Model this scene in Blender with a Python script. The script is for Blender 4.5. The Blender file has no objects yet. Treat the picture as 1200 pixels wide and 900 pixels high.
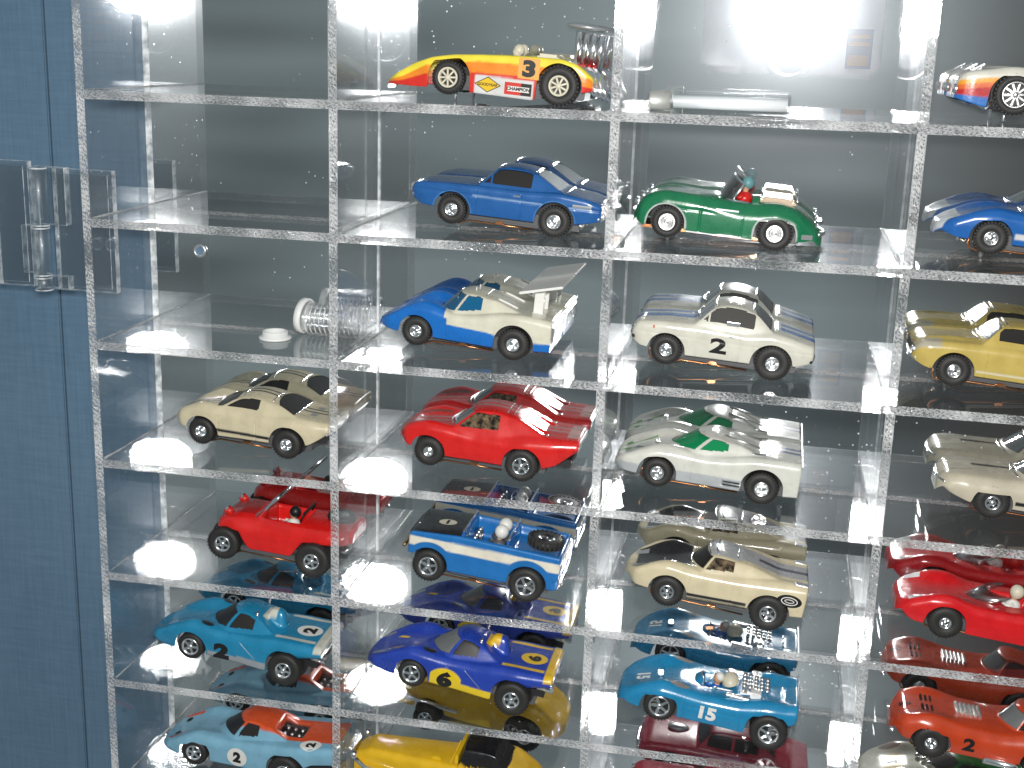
import bpy, bmesh, math, random
import numpy as np
from mathutils import Matrix, Vector
R_ = math.radians
MM = 0.001
sc = bpy.context.scene
random.seed(4)

# ------------------------------------------------------------------ camera
CX, CY, CZ = 235.06, -412.79, 20.45
ROT = ((0.9787648006, -0.1886341499, -0.0802285643),
       (0.2026833785, 0.9490711026, 0.2412125418),
       (0.0306416893, -0.2523513418, 0.9671503953))      # columns: right, forward, up
cam_d = bpy.data.cameras.new("camera"); cam = bpy.data.objects.new("camera", cam_d)
sc.collection.objects.link(cam); sc.camera = cam
cam_d.sensor_width = 36; cam_d.lens = 1519.16 / 1200 * 36
cam_d.clip_start = 0.02; cam_d.clip_end = 50
m = Matrix.Identity(4)
for i in range(3):
    m[i][0] = ROT[i][0]; m[i][1] = ROT[i][2]; m[i][2] = -ROT[i][1]
    m[i][3] = (CX, CY, CZ)[i] * MM
cam.matrix_world = m

# ------------------------------------------------------------------ light
world = bpy.data.worlds.new("World"); sc.world = world; world.use_nodes = True
wn = world.node_tree.nodes; wl = world.node_tree.links
bg = wn["Background"]; bg.inputs[0].default_value = (0.70, 0.80, 0.84, 1); bg.inputs[1].default_value = 0.39
fl = bpy.data.lights.new("flash", 'AREA'); fl.shape = 'ELLIPSE'; fl.size = 0.046; fl.size_y = 0.028
fl.energy = 2.5; fl.color = (1.0, 0.985, 0.96)
flash = bpy.data.objects.new("flash", fl); sc.collection.objects.link(flash)
flash.location = ((CX + 1) * MM, (CY - 2) * MM, (CZ + 27) * MM)
tgt = Vector((0.17, 0.03, -0.10)); dr = tgt - flash.location
flash.rotation_euler = dr.to_track_quat('-Z', 'Y').to_euler()

sc.view_settings.view_transform = 'Standard'; sc.view_settings.look = 'None'
sc.view_settings.exposure = 0; sc.view_settings.gamma = 1
cy = sc.cycles
cy.max_bounces = 26; cy.glossy_bounces = 14; cy.transmission_bounces = 10; cy.diffuse_bounces = 2
cy.transparent_max_bounces = 80; cy.caustics_reflective = True; cy.blur_glossy = 1.0; cy.caustics_refractive = False
cy.sample_clamp_indirect = 160; cy.use_denoising = True
try: cy.denoiser = 'OPENIMAGEDENOISE'
except Exception: pass

# ------------------------------------------------------------------ materials
def newmat(name):
    mt = bpy.data.materials.new(name); mt.use_nodes = True
    nt = mt.node_tree
    for n in list(nt.nodes): nt.nodes.remove(n)
    o = nt.nodes.new('ShaderNodeOutputMaterial')
    return mt, nt, o
def N(nt, t, **kw):
    n = nt.nodes.new(t)
    for k, v in kw.items():
        if k.startswith('i_'):
            n.inputs[k[2:].replace('_', ' ')].default_value = v
        else: setattr(n, k, v)
    return n
def principled(name, col, rough=0.4, metal=0.0, coat=0.0, bump=0.0, bscale=2000, var=0.0, emit=None, alpha=1.0, trans=0.0, ior=1.45):
    mt, nt, o = newmat(name)
    p = N(nt, 'ShaderNodeBsdfPrincipled')
    p.inputs['Base Color'].default_value = (*col, 1); p.inputs['Roughness'].default_value = rough
    p.inputs['Metallic'].default_value = metal; p.inputs['Coat Weight'].default_value = coat
    p.inputs['Transmission Weight'].default_value = trans; p.inputs['IOR'].default_value = ior
    p.inputs['Alpha'].default_value = alpha
    nt.links.new(p.outputs[0], o.inputs[0])
    tc = N(nt, 'ShaderNodeTexCoord')
    nz = N(nt, 'ShaderNodeTexNoise'); nz.inputs['Scale'].default_value = bscale; nz.inputs['Detail'].default_value = 3
    nt.links.new(tc.outputs['Object'], nz.inputs['Vector'])
    if bump:
        b = N(nt, 'ShaderNodeBump'); b.inputs['Strength'].default_value = bump; b.inputs['Distance'].default_value = 0.0002
        nt.links.new(nz.outputs[0], b.inputs['Height']); nt.links.new(b.outputs[0], p.inputs['Normal'])
    if var:
        r = N(nt, 'ShaderNodeMapRange'); r.inputs[3].default_value = rough * (1 - var); r.inputs[4].default_value = min(1, rough * (1 + var))
        nt.links.new(nz.outputs[0], r.inputs[0]); nt.links.new(r.outputs[0], p.inputs['Roughness'])
    return mt
def paint_mat(name, rough=0.25, coat=0.5):
    """glossy moulded plastic, colour read from the painted colour attribute"""
    mt, nt, o = newmat(name)
    p = N(nt, 'ShaderNodeBsdfPrincipled'); at = N(nt, 'ShaderNodeAttribute'); at.attribute_name = 'paint'
    tc = N(nt, 'ShaderNodeTexCoord')
    n1 = N(nt, 'ShaderNodeTexNoise'); n1.inputs['Scale'].default_value = 160; n1.inputs['Detail'].default_value = 6
    n2 = N(nt, 'ShaderNodeTexNoise'); n2.inputs['Scale'].default_value = 1500; n2.inputs['Detail'].default_value = 2
    for n in (n1, n2): nt.links.new(tc.outputs['Object'], n.inputs['Vector'])
    hsv = N(nt, 'ShaderNodeHueSaturation'); mr = N(nt, 'ShaderNodeMapRange')
    mr.inputs[1].default_value = .3; mr.inputs[2].default_value = .7; mr.inputs[3].default_value = .90; mr.inputs[4].default_value = 1.08
    nt.links.new(n1.outputs[0], mr.inputs[0]); nt.links.new(mr.outputs[0], hsv.inputs['Value'])
    nt.links.new(at.outputs['Color'], hsv.inputs['Color']); nt.links.new(hsv.outputs[0], p.inputs['Base Color'])
    r = N(nt, 'ShaderNodeMapRange'); r.inputs[3].default_value = rough * .6; r.inputs[4].default_value = rough * 1.6
    nt.links.new(n1.outputs[0], r.inputs[0]); nt.links.new(r.outputs[0], p.inputs['Roughness'])
    p.inputs['Coat Weight'].default_value = coat; p.inputs['Coat Roughness'].default_value = .08
    b = N(nt, 'ShaderNodeBump'); b.inputs['Strength'].default_value = .25; b.inputs['Distance'].default_value = 0.00012
    nt.links.new(n2.outputs[0], b.inputs['Height']); nt.links.new(b.outputs[0], p.inputs['Normal'])
    nt.links.new(p.outputs[0], o.inputs[0])
    return mt
def acrylic_mat(name='clear_acrylic', dust=0.02, tint=(0.988, 0.992, 0.992)):
    """one face of a flat clear sheet: Fresnel reflection over straight transmission, with a little dust"""
    mt, nt, o = newmat(name)
    g = N(nt, 'ShaderNodeNewGeometry')
    ior = N(nt, 'ShaderNodeMapRange'); ior.inputs[3].default_value = 1.49; ior.inputs[4].default_value = 1 / 1.49
    nt.links.new(g.outputs['Backfacing'], ior.inputs[0])
    fr = N(nt, 'ShaderNodeFresnel'); nt.links.new(ior.outputs[0], fr.inputs[0])
    t = N(nt, 'ShaderNodeBsdfTransparent'); t.inputs[0].default_value = (*tint, 1)
    g0 = N(nt, 'ShaderNodeBsdfGlossy'); g0.inputs['Roughness'].default_value = 0.0
    g1 = N(nt, 'ShaderNodeBsdfGlossy'); g1.inputs['Roughness'].default_value = 0.14
    gl = N(nt, 'ShaderNodeMixShader'); gl.inputs[0].default_value = .065
    nt.links.new(g0.outputs[0], gl.inputs[1]); nt.links.new(g1.outputs[0], gl.inputs[2])
    mx = N(nt, 'ShaderNodeMixShader')
    nt.links.new(fr.outputs[0], mx.inputs[0]); nt.links.new(t.outputs[0], mx.inputs[1]); nt.links.new(gl.outputs[0], mx.inputs[2])
    tc = N(nt, 'ShaderNodeTexCoord')
    # dust specks and fine scratches
    n1 = N(nt, 'ShaderNodeTexNoise'); n1.inputs['Scale'].default_value = 45; n1.inputs['Detail'].default_value = 6
    v = N(nt, 'ShaderNodeTexVoronoi'); v.inputs['Scale'].default_value = 260; v.inputs['Randomness'].default_value = 1
    mp = N(nt, 'ShaderNodeMapping'); mp.inputs['Scale'].default_value = (1, 1, 1)
    nt.links.new(tc.outputs['Object'], mp.inputs[0])
    nt.links.new(mp.outputs[0], n1.inputs['Vector']); nt.links.new(mp.outputs[0], v.inputs['Vector'])
    sp = N(nt, 'ShaderNodeMapRange'); sp.inputs[1].default_value = .10; sp.inputs[2].default_value = .05; sp.inputs[3].default_value = 0; sp.inputs[4].default_value = .6
    nt.links.new(v.outputs['Distance'], sp.inputs[0])
    gate = N(nt, 'ShaderNodeMapRange'); gate.inputs[1].default_value = .52; gate.inputs[2].default_value = .64
    nt.links.new(n1.outputs[0], gate.inputs[0])
    mu = N(nt, 'ShaderNodeMath', operation='MULTIPLY'); nt.links.new(sp.outputs[0], mu.inputs[0]); nt.links.new(gate.outputs[0], mu.inputs[1])
    ad = N(nt, 'ShaderNodeMath', operation='ADD'); nt.links.new(mu.outputs[0], ad.inputs[0]); ad.inputs[1].default_value = dust
    ad.use_clamp = True
    df = N(nt, 'ShaderNodeBsdfGlossy'); df.inputs['Roughness'].default_value = .42; df.inputs[0].default_value = (.9, .95, 1, 1)
    m2 = N(nt, 'ShaderNodeMixShader')
    nt.links.new(ad.outputs[0], m2.inputs[0]); nt.links.new(mx.outputs[0], m2.inputs[1]); nt.links.new(df.outputs[0], m2.inputs[2])
    nt.links.new(m2.outputs[0], o.inputs[0])
    return mt
def edge_mat(name, clear=0.2, axis=0, white=.92, inside=.8):
    """saw-cut edge of an acrylic sheet: scratched, frosted, glittering"""
    mt, nt, o = newmat(name)
    tc = N(nt, 'ShaderNodeTexCoord')
    mp = N(nt, 'ShaderNodeMapping')
    mp.inputs['Rotation'].default_value = (0, R_(32 if axis == 0 else 38), 0)
    mp.inputs['Scale'].default_value = (1000, 1000, 3200) if axis == 0 else (3000, 1000, 900)
    nt.links.new(tc.outputs['Object'], mp.inputs[0])
    n1 = N(nt, 'ShaderNodeTexNoise'); n1.inputs['Scale'].default_value = 1.0; n1.inputs['Detail'].default_value = 3; n1.inputs['Roughness'].default_value = .7
    nt.links.new(mp.outputs[0], n1.inputs['Vector'])
    n2 = N(nt, 'ShaderNodeTexNoise'); n2.inputs['Scale'].default_value = 45; n2.inputs['Detail'].default_value = 2
    nt.links.new(tc.outputs['Object'], n2.inputs['Vector'])
    # slanting saw marks over the grain
    wv = N(nt, 'ShaderNodeTexWave', bands_direction='X'); wv.inputs['Scale'].default_value = 210; wv.inputs['Distortion'].default_value = 9; wv.inputs['Detail'].default_value = 3; wv.inputs['Detail Scale'].default_value = 2.5
    mpw = N(nt, 'ShaderNodeMapping'); mpw.inputs['Rotation'].default_value = (0, R_(42 if axis == 0 else 62), 0)
    nt.links.new(tc.outputs['Object'], mpw.inputs[0]); nt.links.new(mpw.outputs[0], wv.inputs['Vector'])
    n1r = n1
    n1 = N(nt, 'ShaderNodeMix'); n1.inputs[0].default_value = .06 if axis == 0 else .13
    nt.links.new(n1r.outputs[0], n1.inputs[2]); nt.links.new(wv.outputs['Fac'], n1.inputs[3])
    b = N(nt, 'ShaderNodeBump'); b.inputs['Strength'].default_value = 1.0; b.inputs['Distance'].default_value = 0.0012
    nt.links.new(n1.outputs[0], b.inputs['Height'])
    cr = N(nt, 'ShaderNodeMapRange'); cr.inputs[1].default_value = .36; cr.inputs[2].default_value = .56; cr.inputs[3].default_value = .58; cr.inputs[4].default_value = white
    nt.links.new(n1.outputs[0], cr.inputs[0])
    big = N(nt, 'ShaderNodeMapRange'); big.inputs[1].default_value = .35; big.inputs[2].default_value = .65; big.inputs[3].default_value = .6; big.inputs[4].default_value = 1.35
    nt.links.new(n2.outputs[0], big.inputs[0])
    mm = N(nt, 'ShaderNodeMath', operation='MULTIPLY'); nt.links.new(cr.outputs[0], mm.inputs[0]); nt.links.new(big.outputs[0], mm.inputs[1])
    cc = N(nt, 'ShaderNodeCombineColor')
    for i in range(3): nt.links.new(mm.outputs[0], cc.inputs[i])
    d = N(nt, 'ShaderNodeBsdfDiffuse'); nt.links.new(cc.outputs[0], d.inputs[0]); nt.links.new(b.outputs[0], d.inputs['Normal'])
    tl = N(nt, 'ShaderNodeBsdfTranslucent'); nt.links.new(cc.outputs[0], tl.inputs[0])
    gl = N(nt, 'ShaderNodeBsdfGlossy'); gl.inputs['Roughness'].default_value = .13; gl.inputs[0].default_value = (1, 1, 1, 1); nt.links.new(b.outputs[0], gl.inputs['Normal'])
    a = N(nt, 'ShaderNodeMixShader'); a.inputs[0].default_value = .15; nt.links.new(d.outputs[0], a.inputs[1]); nt.links.new(tl.outputs[0], a.inputs[2])
    c = N(nt, 'ShaderNodeMixShader'); c.inputs[0].default_value = .48; nt.links.new(a.outputs[0], c.inputs[1]); nt.links.new(gl.outputs[0], c.inputs[2])
    tr = N(nt, 'ShaderNodeBsdfTransparent'); e = N(nt, 'ShaderNodeMixShader'); e.inputs[0].default_value = clear
    th = N(nt, 'ShaderNodeMapRange'); th.inputs[1].default_value = .38; th.inputs[2].default_value = .50; th.inputs[3].default_value = .78; th.inputs[4].default_value = clear * .5
    tv = N(nt, 'ShaderNodeMapRange'); tv.inputs[1].default_value = .35; tv.inputs[2].default_value = .65; tv.inputs[3].default_value = -.12; tv.inputs[4].default_value = .06
    nt.links.new(n2.outputs[0], tv.inputs[0]); ta = N(nt, 'ShaderNodeMath', operation='ADD'); nt.links.new(n1.outputs[0], ta.inputs[0]); nt.links.new(tv.outputs[0], ta.inputs[1])
    nt.links.new(ta.outputs[0], th.inputs[0]); nt.links.new(th.outputs[0], e.inputs[0])
    nt.links.new(c.outputs[0], e.inputs[1]); nt.links.new(tr.outputs[0], e.inputs[2])
    # seen from inside the sheet the cut face is mostly clear
    gm = N(nt, 'ShaderNodeNewGeometry'); bf = N(nt, 'ShaderNodeMath', operation='MULTIPLY'); bf.inputs[1].default_value = inside
    nt.links.new(gm.outputs['Backfacing'], bf.inputs[0])
    e2 = N(nt, 'ShaderNodeMixShader'); nt.links.new(bf.outputs[0], e2.inputs[0]); nt.links.new(e.outputs[0], e2.inputs[1]); nt.links.new(tr.outputs[0], e2.inputs[2])
    nt.links.new(e2.outputs[0], o.inputs[0])
    return mt
def mirror_mat():
    mt, nt, o = newmat('mirror_silver')
    g = N(nt, 'ShaderNodeBsdfGlossy'); g.inputs['Roughness'].default_value = 0.0; g.inputs[0].default_value = (.79, .81, .82, 1)
    h = N(nt, 'ShaderNodeBsdfGlossy'); h.inputs['Roughness'].default_value = 0.30; h.inputs[0].default_value = (.8, .85, .9, 1)
    h2 = N(nt, 'ShaderNodeBsdfGlossy'); h2.inputs['Roughness'].default_value = 0.10; h2.inputs[0].default_value = (.9, .95, 1, 1)
    mx = N(nt, 'ShaderNodeMixShader'); mx.inputs[0].default_value = .025
    m3 = N(nt, 'ShaderNodeMixShader'); m3.inputs[0].default_value = .03
    nt.links.new(g.outputs[0], mx.inputs[1]); nt.links.new(h.outputs[0], mx.inputs[2])
    nt.links.new(mx.outputs[0], m3.inputs[1]); nt.links.new(h2.outputs[0], m3.inputs[2])
    tc = N(nt, 'ShaderNodeTexCoord'); v = N(nt, 'ShaderNodeTexVoronoi'); v.inputs['Scale'].default_value = 330
    n1 = N(nt, 'ShaderNodeTexNoise'); n1.inputs['Scale'].default_value = 14; n1.inputs['Detail'].default_value = 5
    nt.links.new(tc.outputs['Object'], v.inputs['Vector']); nt.links.new(tc.outputs['Object'], n1.inputs['Vector'])
    sp = N(nt, 'ShaderNodeMapRange'); sp.inputs[1].default_value = .13; sp.inputs[2].default_value = .06; nt.links.new(v.outputs['Distance'], sp.inputs[0])
    ga = N(nt, 'ShaderNodeMapRange'); ga.inputs[1].default_value = .54; ga.inputs[2].default_value = .66; nt.links.new(n1.outputs[0], ga.inputs[0])
    mu = N(nt, 'ShaderNodeMath', operation='MULTIPLY'); nt.links.new(sp.outputs[0], mu.inputs[0]); nt.links.new(ga.outputs[0], mu.inputs[1])
    m4 = N(nt, 'ShaderNodeMixShader'); d = N(nt, 'ShaderNodeBsdfDiffuse'); d.inputs[0].default_value = (.9, .92, .95, 1)
    nt.links.new(mu.outputs[0], m4.inputs[0]); nt.links.new(m3.outputs[0], m4.inputs[1]); nt.links.new(d.outputs[0], m4.inputs[2]); nt.links.new(m4.outputs[0], o.inputs[0])
    return mt
def wall_mat():
    mt, nt, o = newmat('blue_fabric_wall')
    p = N(nt, 'ShaderNodeBsdfPrincipled'); tc = N(nt, 'ShaderNodeTexCoord')
    n1 = N(nt, 'ShaderNodeTexNoise'); n1.inputs['Scale'].default_value = 12; n1.inputs['Detail'].default_value = 5
    mp = N(nt, 'ShaderNodeMapping'); mp.inputs['Scale'].default_value = (60, 60, 700)
    n2 = N(nt, 'ShaderNodeTexNoise'); n2.inputs['Scale'].default_value = 1; n2.inputs['Detail'].default_value = 4
    mp2 = N(nt, 'ShaderNodeMapping'); mp2.inputs['Scale'].default_value = (900, 900, 50)
    n3 = N(nt, 'ShaderNodeTexNoise'); n3.inputs['Scale'].default_value = 1; n3.inputs['Detail'].default_value = 4
    L = nt.links.new
    L(tc.outputs['Object'], n1.inputs['Vector']); L(tc.outputs['Object'], mp.inputs[0]); L(mp.outputs[0], n2.inputs['Vector'])
    L(tc.outputs['Object'], mp2.inputs[0]); L(mp2.outputs[0], n3.inputs['Vector'])
    ad = N(nt, 'ShaderNodeMath', operation='ADD'); L(n2.outputs[0], ad.inputs[0]); L(n3.outputs[0], ad.inputs[1])
    a2 = N(nt, 'ShaderNodeMath', operation='ADD'); L(ad.outputs[0], a2.inputs[0]); L(n1.outputs[0], a2.inputs[1])
    r = N(nt, 'ShaderNodeValToRGB'); r.color_ramp.elements[0].position = .36; r.color_ramp.elements[1].position = .64
    r.color_ramp.elements[0].color = (.088, .162, .240, 1); r.color_ramp.elements[1].color = (.130, .215, .310, 1)
    dv = N(nt, 'ShaderNodeMath', operation='DIVIDE'); L(a2.outputs[0], dv.inputs[0]); dv.inputs[1].default_value = 3
    L(dv.outputs[0], r.inputs[0]); L(r.outputs[0], p.inputs['Base Color'])
    b = N(nt, 'ShaderNodeBump'); b.inputs['Strength'].default_value = .22; b.inputs['Distance'].default_value = .0002
    L(ad.outputs[0], b.inputs['Height']); L(b.outputs[0], p.inputs['Normal'])
    p.inputs['Roughness'].default_value = .55
    L(p.outputs[0], o.inputs[0])
    return mt
def glass_mat(name, col=(1, 1, 1), rough=0.0, ior=1.49):
    mt, nt, o = newmat(name)
    g = N(nt, 'ShaderNodeBsdfGlass'); g.inputs[0].default_value = (*col, 1); g.inputs['Roughness'].default_value = rough; g.inputs['IOR'].default_value = ior
    nt.links.new(g.outputs[0], o.inputs[0]); return mt
def thin_clear(name, col, op):
    """thin moulded clear screen"""
    mt, nt, o = newmat(name)
    fr = N(nt, 'ShaderNodeLayerWeight'); fr.inputs[0].default_value = .25
    t = N(nt, 'ShaderNodeBsdfTransparent'); t.inputs[0].default_value = (*col, 1)
    g = N(nt, 'ShaderNodeBsdfGlossy'); g.inputs['Roughness'].default_value = .22
    mr = N(nt, 'ShaderNodeMapRange'); mr.inputs[3].default_value = op; mr.inputs[4].default_value = .9
    nt.links.new(fr.outputs['Fresnel'], mr.inputs[0])
    mx = N(nt, 'ShaderNodeMixShader'); nt.links.new(mr.outputs[0], mx.inputs[0]); nt.links.new(t.outputs[0], mx.inputs[1]); nt.links.new(g.outputs[0], mx.inputs[2])
    nt.links.new(mx.outputs[0], o.inputs[0]); return mt

def frost_mat(name, op):
    mt, nt, o = newmat(name); t = N(nt, 'ShaderNodeBsdfTransparent'); d = N(nt, 'ShaderNodeBsdfDiffuse'); d.inputs[0].default_value = (.95, .97, .98, 1)
    tc = N(nt, 'ShaderNodeTexCoord'); n = N(nt, 'ShaderNodeTexNoise'); n.inputs['Scale'].default_value = 260; nt.links.new(tc.outputs['Object'], n.inputs['Vector'])
    r = N(nt, 'ShaderNodeMapRange'); r.inputs[1].default_value = .35; r.inputs[2].default_value = .65; r.inputs[3].default_value = op * .4; r.inputs[4].default_value = min(1, op * 1.5); nt.links.new(n.outputs[0], r.inputs[0])
    m_ = N(nt, 'ShaderNodeMixShader'); nt.links.new(r.outputs[0], m_.inputs[0]); nt.links.new(t.outputs[0], m_.inputs[1]); nt.links.new(d.outputs[0], m_.inputs[2]); nt.links.new(m_.outputs[0], o.inputs[0]); return mt
M = {}
M['paint'] = paint_mat('car_plastic')
M['acr'] = acrylic_mat(dust=.014)
M['edge'] = edge_mat('sawn_acrylic_edge', .06, white=1.0)
M['edgev'] = edge_mat('sawn_acrylic_edge_upright', .06, 1, white=1.0)
M['edgeback'] = edge_mat('rear_acrylic_edge', .1, 0, 1.0, 0.0)
M['edgev2'] = frost_mat('rear_upright_edge', .8)
M['mirror'] = mirror_mat()
M['edgeglint'] = edge_mat('edge_highlight_strip', .3, 0, 1.0, .8)
M['hingeedge'] = frost_mat('moulded_hinge_edge', .55)
M['ring'] = frost_mat('vial_rib', .45)
M['hingeface'] = acrylic_mat('hinge_acrylic', dust=.07, tint=(.88, .90, .91))
M['tubewall'] = acrylic_mat('tube_acrylic', dust=.05)
M['wall'] = wall_mat()
M['rubber'] = principled('tyre_rubber', (.022, .021, .020), .55, bump=.5, bscale=3500)
M['black'] = principled('black_plastic', (.012, .012, .013), .4, var=.3)
M['dark'] = principled('dark_interior', (.018, .018, .02), .6)
M['grey'] = principled('grey_chassis', (.09, .09, .095), .45, var=.4, bump=.2)
M['chrome'] = principled('chrome', (.92, .93, .94), .20, 1.0, bump=.12, bscale=900)
M['dchrome'] = principled('dull_chrome', (.72, .72, .72), .34, 1.0, bump=.3, bscale=1800)
M['copper'] = principled('copper_pickup', (.50, .22, .10), .3, 1.0, var=.4)
M['brass'] = principled('brass_hub', (.65, .42, .18), .25, 1.0)
M['cream'] = principled('cream_plastic', (.62, .58, .45), .4, bump=.1)
M['white'] = principled('white_plastic', (.72, .72, .68), .4, bump=.1)
M['capwhite'] = principled('cap_white', (.75, .76, .74), .45, bump=.15, bscale=600)
M['win'] = principled('smoked_window', (.022, .020, .019), .28, coat=.15)
M['winblue'] = principled('blue_window', (.005, .10, .22), .08, coat=.8)
M['wingreen'] = principled('green_window', (.004, .22, .075), .08, coat=.8)
M['screen'] = thin_clear('clear_screen', (.80, .82, .82), .30)
M['creamscreen'] = thin_clear('cream_clear_screen', (.75, .70, .58), .45)
M['winclear'] = principled('clear_window', (.16, .17, .17), .06, coat=.9)
M['lenswhite'] = principled('lamp_lens', (.8, .8, .78), .1, coat=1)
M['redlens'] = principled('red_lens', (.5, .015, .01), .15, coat=1)
M['red'] = principled('red_plastic', (.55, .015, .012), .35)
M['skin'] = principled('flesh_paint', (.55, .32, .2), .5)
M['teal'] = principled('teal_paint', (.12, .28, .3), .4)
M['tan'] = principled('tan_plastic', (.5, .38, .26), .45)
M['bluep'] = principled('blue_plastic', (.012, .12, .45), .3)
M['hinge'] = glass_mat('hinge_acrylic', (.96, .98, .98), .0)
M['tube'] = glass_mat('tube_acrylic', (.97, .98, .98), .02)
M['yellow'] = principled('yellow_print', (.72, .46, .015), .35)
M['silver'] = principled('silver_paint', (.5, .51, .52), .3, .6)
M['inkblack'] = principled('black_print', (.012, .012, .012), .4)
M['inkwhite'] = principled('white_print', (.74, .73, .68), .4)
M['inkred'] = principled('red_print', (.55, .03, .02), .4)
M['camsilver'] = principled('camera_silver', (.42, .43, .44), .35, .3, bump=.1)
M['camblue'] = principled('camera_label_blue', (.1, .15, .3), .4)
M['orangepatch'] = principled('orange_patch', (.74, .38, .10), .3)
mw, nt, o_ = newmat('mottled_cabin_window'); p_ = N(nt, 'ShaderNodeBsdfPrincipled'); tc_ = N(nt, 'ShaderNodeTexCoord'); nz_ = N(nt, 'ShaderNodeTexNoise'); nz_.inputs['Scale'].default_value = 520
cr_ = N(nt, 'ShaderNodeValToRGB'); cr_.color_ramp.elements[0].position = .38; cr_.color_ramp.elements[0].color = (.014, .012, .010, 1); cr_.color_ramp.elements[1].position = .74; cr_.color_ramp.elements[1].color = (.26, .18, .10, 1)
nt.links.new(tc_.outputs['Object'], nz_.inputs['Vector']); nt.links.new(nz_.outputs[0], cr_.inputs[0]); nt.links.new(cr_.outputs[0], p_.inputs['Base Color']); p_.inputs['Roughness'].default_value = .12; nt.links.new(p_.outputs[0], o_.inputs[0])
M['mottled'] = mw
M['cabin'] = principled('grey_cabin_window', (.075, .07, .065), .12, coat=.6)
M['winglare'] = principled('glare_window', (.62, .64, .66), .16, .55, coat=.5)  # flash glare put into the pane as a pale silvery colour
M['orange'] = principled('orange_print', (.75, .28, .05), .4)

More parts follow.
